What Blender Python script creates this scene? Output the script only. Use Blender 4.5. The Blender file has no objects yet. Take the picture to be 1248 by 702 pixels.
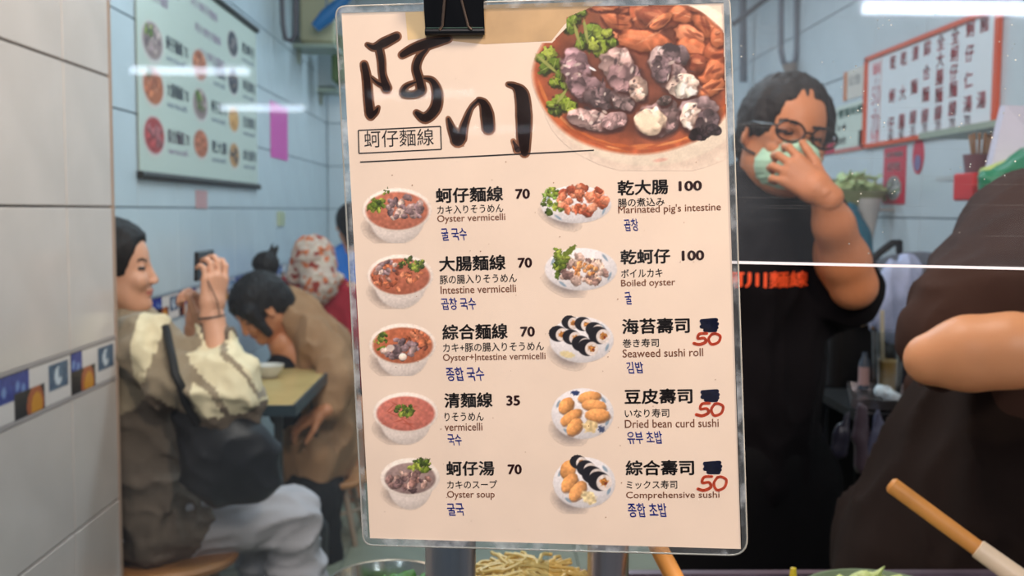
import bpy, math, random
import numpy as np
from mathutils import Matrix, Vector
random.seed(7); rng = np.random.default_rng(7)
scene = bpy.context.scene
COL = scene.collection
# ---------------------------------------------------------------- camera
FPX = 1250.0
_y = np.array([595-624, 351-256.1, -FPX]); _y /= np.linalg.norm(_y)
_h = np.array([1, -.006, 0.]); _x = _h-_y*(_h@_y); _x /= np.linalg.norm(_x)
RC = np.stack([_x, _y, np.cross(_x, _y)])
CAM = np.array([0, 0, 1.35])
cd = bpy.data.cameras.new('camera'); cam = bpy.data.objects.new('camera', cd); COL.objects.link(cam)
cd.sensor_width = 36; cd.lens = 36*FPX/1248; cd.clip_start = .02
M4 = Matrix.Identity(4)
for i in range(3):
    for j in range(3): M4[i][j] = RC[i][j]
    M4[i][3] = CAM[i]
cam.matrix_world = M4
cd.dof.use_dof = True; cd.dof.focus_distance = .57; cd.dof.aperture_fstop = 13
scene.camera = cam
# ---------------------------------------------------------------- light, exposure
w = bpy.data.worlds.new('world'); scene.world = w; w.use_nodes = True
w.node_tree.nodes['Background'].inputs[0].default_value = (.80, .86, 1, 1)
w.node_tree.nodes['Background'].inputs[1].default_value = .20
scene.view_settings.view_transform = 'Standard'; scene.view_settings.look = 'None'
scene.view_settings.exposure = 0.0; scene.view_settings.gamma = 1
def area(name, loc, target, size, energy, color, sy=None):
    l = bpy.data.lights.new(name, 'AREA'); l.size = size; l.energy = energy; l.color = color
    if sy: l.shape = 'RECTANGLE'; l.size_y = sy
    o = bpy.data.objects.new(name, l); COL.objects.link(o); o.location = loc
    o.rotation_euler = (Vector(target)-Vector(loc)).to_track_quat('-Z', 'Y').to_euler(); return o
COOL = (.78, .92, 1.0); WARM = (1.0, .80, .62)
area('ceiling_light_inner', (-.1, 3.2, 2.82), (-.1, 3.2, 0), 1.3, 25, COOL, .2)
area('ceiling_light_middle', (0.1, 4.8, 2.82), (0.1, 4.8, 0), 1.3, 20, COOL, .2)
area('ceiling_light_far', (0.1, 6.4, 2.82), (0.1, 6.4, 0), 1.3, 17, COOL, .2)
area('counter_lamp', (.75, -.05, 2.35), (.45, 1.0, 1.2), .25, 30, WARM)
area('street_lamp', (-.1, -1.2, 2.6), (-.2, 1.2, 1.4), .7, 31, (1, .89, .86))
area('near_wall_fill', (-.02, 1.45, 2.75), (-.75, 2.3, 1.2), .6, 24, (1, .86, .76))  # added warm fill without a seen source, brightens the near wall
# ---------------------------------------------------------------- helpers
def P(px, py, Y):
    d = RC@np.array([px-624, 351-py, -FPX]); t = Y/d[1]; return CAM+d*t
def PXw(px, py, X):
    d = RC@np.array([px-624, 351-py, -FPX]); t = X/d[0]; return CAM+d*t
def lin(c):
    c = np.asarray(c, float)/255.; return np.where(c <= .04045, c/12.92, ((c+.055)/1.055)**2.4)
MATS = {}
def mat(name, rgb, rough=.6, metal=0, var=.0, scale=20, bump=0, spec=.5, trans=0, emit=None, sheen=0, sss=0):
    if name in MATS: return MATS[name]
    m = bpy.data.materials.new(name); MATS[name] = m; m.use_nodes = True
    nt = m.node_tree; b = nt.nodes['Principled BSDF']; c = tuple(lin(rgb))+(1,)
    b.inputs['Base Color'].default_value = c; b.inputs['Roughness'].default_value = rough
    if rough >= .78 and spec == .5: spec = .12
    b.inputs['Metallic'].default_value = metal; b.inputs['Specular IOR Level'].default_value = spec
    if trans: b.inputs['Transmission Weight'].default_value = trans
    if sheen: b.inputs['Sheen Weight'].default_value = sheen
    if sss:
        b.inputs['Subsurface Weight'].default_value = sss; b.inputs['Subsurface Radius'].default_value = (.01, .004, .002)
    if emit: b.inputs['Emission Color'].default_value = tuple(lin(rgb))+(1,); b.inputs['Emission Strength'].default_value = emit
    if var or bump:
        tc = nt.nodes.new('ShaderNodeTexCoord'); n = nt.nodes.new('ShaderNodeTexNoise'); n.inputs['Scale'].default_value = scale
        n.inputs['Detail'].default_value = 5; nt.links.new(tc.outputs['Object'], n.inputs['Vector'])
        if var:
            mp = nt.nodes.new('ShaderNodeMapRange'); mp.inputs[1].default_value = .3; mp.inputs[2].default_value = .7
            mp.inputs[3].default_value = 1-var; mp.inputs[4].default_value = 1+var
            nt.links.new(n.outputs['Fac'], mp.inputs[0])
            mx = nt.nodes.new('ShaderNodeVectorMath'); mx.operation = 'SCALE'; mx.inputs[0].default_value = c[:3]
            nt.links.new(mp.outputs[0], mx.inputs['Scale']); nt.links.new(mx.outputs[0], b.inputs['Base Color'])
        if bump:
            bp = nt.nodes.new('ShaderNodeBump'); bp.inputs['Strength'].default_value = bump; bp.inputs['Distance'].default_value = .005
            nt.links.new(n.outputs['Fac'], bp.inputs['Height']); nt.links.new(bp.outputs[0], b.inputs['Normal'])
    return m
def colmat(name, rough=.45, spec=.5):
    """material reading the painted print stored as a colour attribute"""
    if name in MATS: return MATS[name]
    m = bpy.data.materials.new(name); MATS[name] = m; m.use_nodes = True; nt = m.node_tree; b = nt.nodes['Principled BSDF']
    a = nt.nodes.new('ShaderNodeAttribute'); a.attribute_name = 'Col'; nt.links.new(a.outputs['Color'], b.inputs['Base Color'])
    b.inputs['Roughness'].default_value = rough; b.inputs['Specular IOR Level'].default_value = spec; return m
def glassmat(name, tint=(1, 1, 1), refl=1.0, scuff=None, flecks=False):
    """thin clear plastic: fresnel reflection over straight transparency, with scuffs and flecks"""
    m = bpy.data.materials.new(name); MATS[name] = m; m.use_nodes = True; nt = m.node_tree; N = nt.nodes; L = nt.links; N.clear()
    out = N.new('ShaderNodeOutputMaterial'); tr = N.new('ShaderNodeBsdfTransparent'); tr.inputs[0].default_value = tuple(tint)+(1,)
    gl = N.new('ShaderNodeBsdfGlossy'); gl.inputs['Roughness'].default_value = .03
    fr = N.new('ShaderNodeFresnel'); fr.inputs[0].default_value = 1.49
    mu = N.new('ShaderNodeMath'); mu.operation = 'MULTIPLY'; mu.inputs[1].default_value = refl; L.new(fr.outputs[0], mu.inputs[0])
    mx = N.new('ShaderNodeMixShader'); L.new(mu.outputs[0], mx.inputs[0]); L.new(tr.outputs[0], mx.inputs[1]); L.new(gl.outputs[0], mx.inputs[2])
    last = mx
    tc = N.new('ShaderNodeTexCoord')
    def layer(fac, color, last):
        d = N.new('ShaderNodeBsdfDiffuse'); d.inputs[0].default_value = tuple(color)+(1,)
        t = N.new('ShaderNodeBsdfTranslucent'); t.inputs[0].default_value = tuple(color)+(1,)
        a = N.new('ShaderNodeMixShader'); a.inputs[0].default_value = .5; L.new(d.outputs[0], a.inputs[1]); L.new(t.outputs[0], a.inputs[2])
        x = N.new('ShaderNodeMixShader'); L.new(fac, x.inputs[0]); L.new(last.outputs[0], x.inputs[1]); L.new(a.outputs[0], x.inputs[2]); return x
    def ramp(sock, lo, hi, a, b):
        r = N.new('ShaderNodeMapRange'); r.inputs[1].default_value = lo; r.inputs[2].default_value = hi; r.inputs[3].default_value = a; r.inputs[4].default_value = b
        L.new(sock, r.inputs[0]); return r.outputs[0]
    def noise(scale, stretch=(1, 1, 1), detail=4):
        mp = N.new('ShaderNodeMapping'); mp.inputs['Scale'].default_value = stretch; L.new(tc.outputs['Object'], mp.inputs[0])
        n = N.new('ShaderNodeTexNoise'); n.inputs['Scale'].default_value = scale; n.inputs['Detail'].default_value = detail; L.new(mp.outputs[0], n.inputs[0]); return n.outputs['Fac']
    if scuff: last = layer(ramp(noise(scuff[0]), .45, .75, scuff[1], scuff[2]), (.8, .85, .9), last)
    if flecks:
        last = layer(ramp(noise(12, (1, 1, 90), 3), .62, .80, .0, .08), (.85, .8, .75), last)
        v = N.new('ShaderNodeTexVoronoi'); v.inputs['Scale'].default_value = 150; L.new(tc.outputs['Object'], v.inputs['Vector'])
        g = N.new('ShaderNodeMath'); g.operation = 'MULTIPLY'; L.new(ramp(v.outputs['Distance'], .05, .11, 1, 0), g.inputs[0]); L.new(ramp(noise(14), .50, .58, 0, 1), g.inputs[1])
        last = layer(g.outputs[0], (.9, .85, .75), last)
    L.new(last.outputs[0], out.inputs[0]); return m
def link(name, me, parent=None, mats=None):
    o = bpy.data.objects.new(name, me); COL.objects.link(o)
    if parent: o.parent = parent
    if mats:
        for m in (mats if isinstance(mats, (list, tuple)) else [mats]): me.materials.append(m)
    return o
def npmesh(name, V, F, parent=None, mats=None, smooth=True, midx=None, col=None):
    me = bpy.data.meshes.new(name); V = np.asarray(V, float)
    me.from_pydata(V.tolist(), [], [list(map(int, f)) for f in F])
    if smooth: me.polygons.foreach_set('use_smooth', np.ones(len(me.polygons), bool))
    if midx is not None: me.polygons.foreach_set('material_index', np.asarray(midx, np.int32))
    if col is not None:
        a = me.color_attributes.new('Col', 'FLOAT_COLOR', 'POINT'); c = np.ones((len(V), 4)); c[:, :3] = col; a.data.foreach_set('color', c.ravel())
    me.update(); return link(name, me, parent, mats)
def tag(o, label=None, cat=None, group=None, kind=None):
    for k, v in (('label', label), ('category', cat), ('group', group), ('kind', kind)):
        if v: o[k] = v
    return o
def empty(name, loc, label, cat, group=None):
    o = bpy.data.objects.new(name, None); COL.objects.link(o); o.location = loc; o.empty_display_size = .05
    tag(o, label, cat, group); return o
class MB:
    """collects simple solids in world coordinates; build() links them as one mesh"""
    def __init__(s): s.V = []; s.F = []
    def add(s, V, F):
        n = len(s.V); s.V += [tuple(map(float, v)) for v in V]; s.F += [tuple(i+n for i in f) for f in F]; return s
    def box(s, c, size, R=None, bev=0):
        c = np.array(c, float); hx, hy, hz = np.array(size)/2.
        R = np.eye(3) if R is None else np.array(R)
        if bev <= 0:
            V = [(sx*hx, sy*hy, sz*hz) for sx in (-1, 1) for sy in (-1, 1) for sz in (-1, 1)]
            F = [(0, 1, 3, 2), (4, 6, 7, 5), (0, 4, 5, 1), (2, 3, 7, 6), (0, 2, 6, 4), (1, 5, 7, 3)]
            return s.add([c+R@np.array(v) for v in V], F)
        # rounded box: three slabs of rounded outline
        pts = []
        for q, (sx, sy) in enumerate([(1, 1), (-1, 1), (-1, -1), (1, -1)]):
            for t in range(4):
                a = math.pi/2*(q+t/3.); pts.append((sx*(hx-bev)+bev*math.cos(a), sy*(hy-bev)+bev*math.sin(a)))
        rings = [(-hz, -bev), (-hz+bev, 0), (hz-bev, 0), (hz, -bev)]; V = []
        for z, ins in rings:
            for x, y in pts:
                k = 1+ins/max(hx, 1e-6), 1+ins/max(hy, 1e-6); V.append(c+R@np.array((x*k[0], y*k[1], z)))
        n = len(pts); F = []
        for r in range(3):
            for i in range(n): j = (i+1) % n; F.append((r*n+i, r*n+j, (r+1)*n+j, (r+1)*n+i))
        F.append(tuple(reversed(range(n)))); F.append(tuple(range(3*n, 4*n))); return s.add(V, F)
    def tube(s, pts, rad, n=12, cap=True):
        pts = [np.array(p, float) for p in pts]; rad = rad if hasattr(rad, '__len__') else [rad]*len(pts); V = []; F = []
        up = None
        for i, p in enumerate(pts):
            t = pts[min(i+1, len(pts)-1)]-pts[max(i-1, 0)]; t /= np.linalg.norm(t)+1e-9
            if up is None: up = np.array((0, 0, 1.)) if abs(t[2]) < .9 else np.array((1., 0, 0))
            a = np.cross(t, up); a /= np.linalg.norm(a)+1e-9; up = np.cross(a, t)
            for k in range(n):
                th = 2*math.pi*k/n; V.append(p+rad[i]*(math.cos(th)*a+math.sin(th)*up))
        for i in range(len(pts)-1):
            for k in range(n): j = (k+1) % n; F.append((i*n+k, i*n+j, (i+1)*n+j, (i+1)*n+k))
        if cap: F.append(tuple(reversed(range(n)))); F.append(tuple(range((len(pts)-1)*n, len(pts)*n)))
        return s.add(V, F)
    def lathe(s, c, prof, n=32, R=None, sx=1):
        R = np.eye(3) if R is None else np.array(R); V = []; F = []
        for r, z in prof:
            for k in range(n): th = 2*math.pi*k/n; V.append(np.array(c)+R@np.array((r*math.cos(th)*sx, r*math.sin(th), z)))
        for i in range(len(prof)-1):
            for k in range(n): j = (k+1) % n; F.append((i*n+k, i*n+j, (i+1)*n+j, (i+1)*n+k))
        return s.add(V, F)
    def build(s, name, m, parent=None, smooth=False):
        o = npmesh(name, s.V, s.F, parent, m, smooth)
        if smooth:
            me = o.data; md = o.modifiers.new('ws', 'WEIGHTED_NORMAL') if False else None
            me.set_sharp_from_angle(angle=math.radians(40))
        if parent is not None: o.matrix_parent_inverse = Matrix.Translation(-Vector(parent.matrix_basis.translation))
        return o
def att(o, parent):
    """keeps world coordinates of a mesh written in world space under a moved parent"""
    o.parent = parent; o.matrix_parent_inverse = Matrix.Translation(-Vector(parent.matrix_basis.translation)); return o
# value noise
def vnoise(Q, seed=0):
    Q = np.asarray(Q, float); i = np.floor(Q).astype(np.int64); f = Q-i; f = f*f*(3-2*f); r = 0
    for dx in (0, 1):
        for dy in (0, 1):
            for dz in (0, 1):
                h = (i[..., 0]+dx)*374761393+(i[..., 1]+dy)*668265263+(i[..., 2]+dz)*2147483647+seed*974634777
                h = (h ^ (h >> 13))*1274126177; h = (h ^ (h >> 16)) & 0xffff
                wgt = (f[..., 0] if dx else 1-f[..., 0])*(f[..., 1] if dy else 1-f[..., 1])*(f[..., 2] if dz else 1-f[..., 2])
                r = r+wgt*(h/65535.)
    return r
def folds(amp, sc, dirs=(1, 1, 1), seed=0):
    def f(Q):
        q = Q*np.array(dirs)*sc; q = q+.6*np.stack([vnoise(q*.7+9, seed+5)]*3, -1)
        a = (1-np.abs(2*vnoise(q, seed)-1))**2; b = (1-np.abs(2*vnoise(q*2.1+5, seed+1)-1))**2; return amp*(1.1-a*1.6-.8*b)
    return f
# ---------------------------------------------------------------- implicit bodies
class Field:
    def __init__(s, h): s.h = h; s.pr = []; s.o = np.zeros(3); s.R = np.eye(3); s.sc = 1.; s.noise = None
    def frame(s, o, R=None, sc=1.): s.o = np.array(o, float); s.R = np.eye(3) if R is None else np.array(R, float); s.sc = sc; return s
    def w(s, p): return s.o+s.R@(np.array(p, float)*s.sc)
    def cap(s, a, b, ra, rb=None, k=.02, flat=None, op='u'):
        rb = ra if rb is None else rb
        fl = None
        if flat is not None: d = s.R@np.array(flat[0], float); fl = (d/np.linalg.norm(d), flat[1])
        s.pr.append(('cap', s.w(a), s.w(b), ra*s.sc, rb*s.sc, fl, k*s.sc, op)); return s
    def chain(s, pts, rads, k=.02, flat=None):
        for i in range(len(pts)-1): s.cap(pts[i], pts[i+1], rads[i], rads[i+1], k, flat)
        return s
    def ell(s, c, r, R=None, k=.01, op='u'):
        RR = s.R if R is None else s.R@np.array(R); s.pr.append(('ell', s.w(c), np.array(r, float)*s.sc, RR, None, None, k*s.sc, op)); return s
    def mesh(s):
        lo = []; hi = []
        for q in s.pr:
            if q[7] != 'u': continue
            if q[0] == 'cap':
                fl = max(1, (1/q[5][1] if q[5] and q[5][1] < 1 else (q[5][1] if q[5] else 1))); r = max(q[3], q[4])*fl
                lo.append(np.minimum(q[1], q[2])-r); hi.append(np.maximum(q[1], q[2])+r)
            else: r = q[2].max(); lo.append(q[1]-r); hi.append(q[1]+r)
        h = s.h; lo = np.min(lo, 0)-4*h; hi = np.max(hi, 0)+4*h; n = np.ceil((hi-lo)/h).astype(int)+1
        phi = np.full(n, .2, np.float32); ax = [lo[i]+h*np.arange(n[i]) for i in range(3)]
        for q in s.pr:
            k = q[6]; mg = k+3*h
            if q[0] == 'cap':
                fl = max(1, (q[5][1] if q[5] else 1)); r = max(q[3], q[4])*fl+mg; a = np.minimum(q[1], q[2])-r; b = np.maximum(q[1], q[2])+r
            else: r = q[2].max()+mg; a = q[1]-r; b = q[1]+r
            i0 = np.clip(np.floor((a-lo)/h).astype(int), 0, n); i1 = np.clip(np.ceil((b-lo)/h).astype(int)+1, 0, n)
            if (i1 <= i0).any(): continue
            sl = tuple(slice(i0[t], i1[t]) for t in range(3))
            G = np.stack(np.meshgrid(*[ax[t][sl[t]] for t in range(3)], indexing='ij'), -1)
            if q[0] == 'cap':
                v = q[2]-q[1]; L = max(v@v, 1e-12); pa = G-q[1]; t = np.clip((pa@v)/L, 0, 1); off = pa-t[..., None]*v
                if q[5]:
                    c = off@q[5][0]; off = off+(c/q[5][1]-c)[..., None]*q[5][0]
                d = np.linalg.norm(off, axis=-1)-(q[3]+(q[4]-q[3])*t)
            else:
                p = (G-q[1])@q[3]; k0 = np.linalg.norm(p/q[2], axis=-1); k1 = np.linalg.norm(p/q[2]**2, axis=-1)+1e-9; d = k0*(k0-1)/k1
                d = np.where(k0 < .2, -q[2].min()*.8, d)
            cur = phi[sl]
            if q[7] == 'u':
                hh = np.maximum(k-np.abs(cur-d), 0)/max(k, 1e-6); phi[sl] = np.minimum(cur, d)-hh*hh*k/4
            else:
                d = -d; hh = np.maximum(k-np.abs(cur-d), 0)/max(k, 1e-6); phi[sl] = np.maximum(cur, d)+hh*hh*k/4
        if s.noise:
            m = np.abs(phi) < .035; idx = np.nonzero(m); Q = np.stack([ax[t][idx[t]] for t in range(3)], -1); phi[idx] += s.noise(Q)
        return nets(phi, lo, h)
def nets(phi, lo, h):
    s = phi < 0; c = np.zeros(np.array(phi.shape)-1, int)
    for dx in (0, 1):
        for dy in (0, 1):
            for dz in (0, 1): c += s[dx:s.shape[0]-1+dx, dy:s.shape[1]-1+dy, dz:s.shape[2]-1+dz]
    act = (c > 0) & (c < 8); ids = np.full(act.shape, -1, int); I = np.argwhere(act); ids[act] = np.arange(len(I))
    acc = np.zeros((len(I), 3)); cnt = np.zeros(len(I))
    for a in range(3):
        o1, o2 = [t for t in range(3) if t != a]
        for p in (0, 1):
            for q in (0, 1):
                A = I.copy(); A[:, o1] += p; A[:, o2] += q; B = A.copy(); B[:, a] += 1
                fa = phi[tuple(A.T)]; fb = phi[tuple(B.T)]; m = (fa < 0) != (fb < 0); t = fa[m]/(fa[m]-fb[m]); pos = A[m].astype(float); pos[:, a] += t
                acc[m] += pos; cnt[m] += 1
    V = acc/cnt[:, None]*h+lo; F = []
    for a in range(3):
        o1, o2 = [(1, 2), (2, 0), (0, 1)][a]
        sa = np.take(s, range(s.shape[a]-1), a); sb = np.take(s, range(1, s.shape[a]), a); E = np.argwhere(sa != sb)
        E = E[(E[:, o1] > 0) & (E[:, o2] > 0) & (E[:, o1] < act.shape[o1]) & (E[:, o2] < act.shape[o2])]
        inside = sa[tuple(E.T)]
        q = []
        for d1, d2 in ((1, 1), (0, 1), (0, 0), (1, 0)):
            X = E.copy(); X[:, o1] -= d1; X[:, o2] -= d2; q.append(ids[tuple(X.T)])
        q = np.stack(q, 1); q[~inside] = q[~inside][:, ::-1]; F.append(q)
    F = np.concatenate(F); return V, F[(F >= 0).all(1)]
def join(parts):
    V = []; F = []; n = 0
    for v, f in parts: V.append(v); F.append(f+n); n += len(v)
    return np.concatenate(V), np.concatenate(F)
def skin(name, parts, parent, mats, midx=None):
    V, F = join(parts) if isinstance(parts, list) else parts
    mi = midx(V[F].mean(1)) if midx else None
    return att(npmesh(name, V, F, None, mats, True, mi), parent)
def rotx(a): c, s = math.cos(a), math.sin(a); return np.array([[1, 0, 0], [0, c, -s], [0, s, c]])
def roty(a): c, s = math.cos(a), math.sin(a); return np.array([[c, 0, s], [0, 1, 0], [-s, 0, c]])
def rotz(a): c, s = math.cos(a), math.sin(a); return np.array([[c, -s, 0], [s, c, 0], [0, 0, 1]])
def head_prims(F, female=True):
    """head in local metres, looking along +x"""
    F.ell((-.014, 0, .026), (.098, .076, .088), k=.02)
    F.ell((.030, 0, -.040), (.056, .056, .070), k=.03)
    F.cap((-.005, .045, -.055), (.055, .018, -.092), .022, .020, .03); F.cap((-.005, -.045, -.055), (.055, -.018, -.092), .022, .020, .03)
    F.ell((.068, 0, -.094), (.020, .022, .016), k=.018)
    F.ell((.093, .031, .0), (.016, .021, .012), k=.014, op='s'); F.ell((.093, -.031, .0), (.016, .021, .012), k=.014, op='s')
    F.ell((.067, .031, .001), (.0135, .014, .012), k=.003); F.ell((.067, -.031, .001), (.0135, .014, .012), k=.003)
    F.ell((.070, .036, -.032), (.016, .020, .018), k=.02); F.ell((.070, -.036, -.032), (.016, .020, .018), k=.02)
    F.cap((.080, 0, .010), (.098 if female else .104, 0, -.030), .0065, .0095, .010)
    F.ell((.097, .010, -.034), (.008, .007, .006), k=.006); F.ell((.097, -.010, -.034), (.008, .007, .006), k=.006)
    F.ell((.0845, 0, -.056), (.010, .022, .0055), k=.005); F.ell((.082, 0, -.066), (.010, .019, .006), k=.005)
    for sgn in (1, -1):
        F.ell((-.006, sgn*.079, -.008), (.017, .007, .030), R=rotz(sgn*.3), k=.006); F.ell((-.004, sgn*.086, -.006), (.009, .005, .018), k=.005, op='s')
    F.cap((-.025, 0, -.05), (-.045, 0, -.165), .052 if female else .060, .054 if female else .066, .03)
def face_mats(F):
    o, R, sc = F.o.copy(), F.R.copy(), F.sc
    def f(C):
        L = (C-o)@R/sc; mi = np.zeros(len(C), int)
        lip = (np.abs(L[:, 2]+.061) < .0095-np.abs(L[:, 1])*.25) & (np.abs(L[:, 1]) < .023) & (L[:, 0] > .078); mi[lip] = 1
        ay = np.abs(L[:, 1])
        br = (np.abs(L[:, 2]-(.024-.25*np.abs(ay-.034))) < .0034) & (ay > .015) & (ay < .046) & (L[:, 0] > .05); mi[br] = 2
        ey = (np.abs(L[:, 2]-.001) < .0042) & (ay > .017) & (ay < .046) & (L[:, 0] > .06); mi[ey] = 2
        return mi
    return f
def hand(F, wrist, xd, zd, side=1, curl=(.3, .4, .3), spread=.12, sc=1., thumb=(.7, .6, -.35), tcurl=.4):
    """x along the fingers, z out of the back of the hand, thumb on side*y"""
    x = np.array(xd, float); x /= np.linalg.norm(x); z = np.array(zd, float); z -= x*(z@x); z /= np.linalg.norm(z); y = np.cross(z, x)*side
    F.frame(wrist, np.stack([x, y, z], 1), sc)
    F.cap((-.02, 0, 0), (.02, 0, 0), .024, .026, .015, flat=((0, 1, 0), 1.25))
    F.cap((.02, .018, 0), (.082, .026, 0), .014, .012, .012); F.cap((.02, .004, 0), (.086, .006, .001), .0145, .012, .012)
    F.cap((.02, -.01, 0), (.083, -.012, 0), .0145, .0115, .012); F.cap((.02, -.02, -.002), (.076, -.030, -.003), .013, .011, .012)
    L = (.072, .080, .074, .058); Y = (.027, .007, -.012, -.030); X0 = (.084, .088, .085, .078)
    for i in range(4):
        p = np.array((X0[i], Y[i], 0.)); a = 0; yaw = spread*(1.5-i)/1.5
        for j, fr in enumerate((.46, .30, .24)):
            a += curl[j]*(1+.12*i); d = np.array((math.cos(a)*math.cos(yaw), math.cos(a)*math.sin(yaw), -math.sin(a)))
            q = p+d*L[i]*fr; r0 = (.0092, .0082, .0075)[j]*(.9 if i == 3 else 1); F.cap(p, q, r0, r0*.9, .004); p = q
    p = np.array((.018, .022, -.006)); d = np.array(thumb, float); d /= np.linalg.norm(d)
    F.cap(p, p+d*.045, .014, .0115, .010); p = p+d*.045
    d2 = d+np.array((tcurl, -tcurl*.5, -tcurl*.4)); d2 /= np.linalg.norm(d2); F.cap(p, p+d2*.03, .0112, .0095, .004); p = p+d2*.03
    F.cap(p, p+d2*.022, .0095, .008, .004)
    F.frame((0, 0, 0)); return F
# ================================================================ setting
XN, XL, XR, YE = -.88, -1.137, 1.59, 7.3
m_grout = mat('grout_grey', (84, 80, 80), .8)
m_groutb = mat('grout_dim', (84, 96, 106), .8)
m_tile = mat('tile_cream_glazed', (216, 204, 197), .22, var=.05, scale=7)
m_tileb = mat('tile_white_glazed', (196, 206, 212), .25, var=.03, scale=5)
m_floor = mat('floor_tile_green_grey', (128, 130, 112), .35, var=.08, scale=9)
TILEMESH = {}
def tile_mesh(w, h, t=.008, bev=.0016, name='tile'):
    """box in x (thickness, face at +x), y width, z height with a chamfered face"""
    k = (round(w, 3), round(h, 3), name)
    if k in TILEMESH: return TILEMESH[k]
    a, b = w/2, h/2; V = [(0, -a, -b), (0, a, -b), (0, a, b), (0, -a, b), (t-bev, -a, -b), (t-bev, a, -b), (t-bev, a, b), (t-bev, -a, b),
                          (t, -a+bev, -b+bev), (t, a-bev, -b+bev), (t, a-bev, b-bev), (t, -a+bev, b-bev)]
    F = [(3, 2, 1, 0)]+[(i, (i+1) % 4, (i+1) % 4+4, i+4) for i in range(4)]+[(i+4, (i+1) % 4+4, (i+1) % 4+8, i+8) for i in range(4)]+[(8, 9, 10, 11)]
    me = bpy.data.meshes.new(name); me.from_pydata(V, [], F); me.update(); TILEMESH[k] = me; return me
def lay(parent, origin, R, us, vs, m, gap=.0045, jit=.0005, skip=None):
    """tiles between the joint lines us and vs on a plane: R columns = (normal, u, v)"""
    R3 = np.array(R).T
    for i in range(len(us)-1):
        for j in range(len(vs)-1):
            if skip and skip(us[i], us[i+1], vs[j], vs[j+1]): continue
            w_, h_ = abs(us[i+1]-us[i])-gap, abs(vs[j+1]-vs[j])-gap
            me = tile_mesh(w_, h_, name='tile_'+m.name)
            if not me.materials: me.materials.append(m)
            o = bpy.data.objects.new('tile', me); COL.objects.link(o); o.parent = parent
            p = np.array(origin)+R3@np.array((random.uniform(-jit, jit), (us[i]+us[i+1])/2, (vs[j]+vs[j+1])/2))
            mm = Matrix.Identity(4)
            for r in range(3):
                for c in range(3): mm[r][c] = R3[r][c]
                mm[r][3] = p[r]
            o.matrix_basis = mm
def struct(name, c, size, m):
    o = MB().box(c, size).build(name, m); o['kind'] = 'structure'; return o
BT, BB = 1.045, .952
# near wall
wn = struct('wall_left', ((XN-.1285-.002), 1.56, 1.45), (.253, 1.72, 2.9), m_grout)
yj = [.70, .96, 1.36, 1.76, 2.16, 2.42]
RL = ((1, 0, 0), (0, 1, 0), (0, 0, 1))
lay(wn, (XN-.004, 0, 0), RL, yj, [0, .06, .36, .66, BB-.004], m_tile); lay(wn, (XN-.004, 0, 0), RL, yj, [BT+.004, 1.352, 1.652, 1.952, 2.252, 2.552, 2.9], m_tile)
tr = struct('trim_1', (XN+.001, 2.4235, 1.45), (.012, .007, 2.9), mat('edge_trim', (176, 150, 132), .5))
# far left wall
wf = struct('wall_inner', (XL-.062, 4.86, 1.45), (.12, 4.88, 2.9), m_groutb)
yf = [2.44, 2.52]+[2.94+.42*i for i in range(11)]; yf = [y for y in yf if y < YE]+[YE]
lay(wf, (XL-.004, 0, 0), RL, yf, [0, .06, .36, .66, BB-.004], m_tileb); lay(wf, (XL-.004, 0, 0), RL, yf, [BT+.004, 1.352, 1.652, 1.952, 2.252, 2.552, 2.9], m_tileb)
# right wall
wr = struct('wall_right', (XR+.062, 4.0, 1.45), (.12, 6.6, 2.9), m_groutb)
RR_ = ((-1, 0, 0), (0, -1, 0), (0, 0, 1))
ur = [-(3.74+.5*i) for i in range(7, -7, -1)]; ur = [-YE]+[u for u in ur if -YE+.02 < u < -.7]
lay(wr, (XR+.004, 0, 0), RR_, ur, [0, .09, .40, .71, 1.02, 1.33, 1.64, 1.95, 2.26, 2.57, 2.9], m_tileb)
wb = struct('wall_back', (.23, YE+.062, 1.45), (2.9, .12, 2.9), m_groutb)
lay(wb, (0, YE+.004, 0), ((0, -1, 0), (1, 0, 0), (0, 0, 1)), [XL+.005, -.92, -.5, -.08, .34, .76, 1.18, XR-.005], [.06, .36, .66, .96, 1.352, 1.652, 1.952, 2.252, 2.552, 2.9], m_tileb)
fl = struct('floor', (.2, 3.2, -.062), (3.2, 8.6, .12), mat('floor_grout', (90, 92, 82), .8))
lay(fl, (0, 0, -.0065), ((0, 0, 1), (1, 0, 0), (0, 1, 0)), [XL+.01, -1.0, -.55, -.10, .35, .80, 1.25, XR-.01], [2.45+.44*i for i in range(12)], m_floor)
ce = struct('ceiling', (.2, 4.0, 2.96), (3.2, 6.7, .12), mat('ceiling_white', (215, 220, 222), .8))
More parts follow.
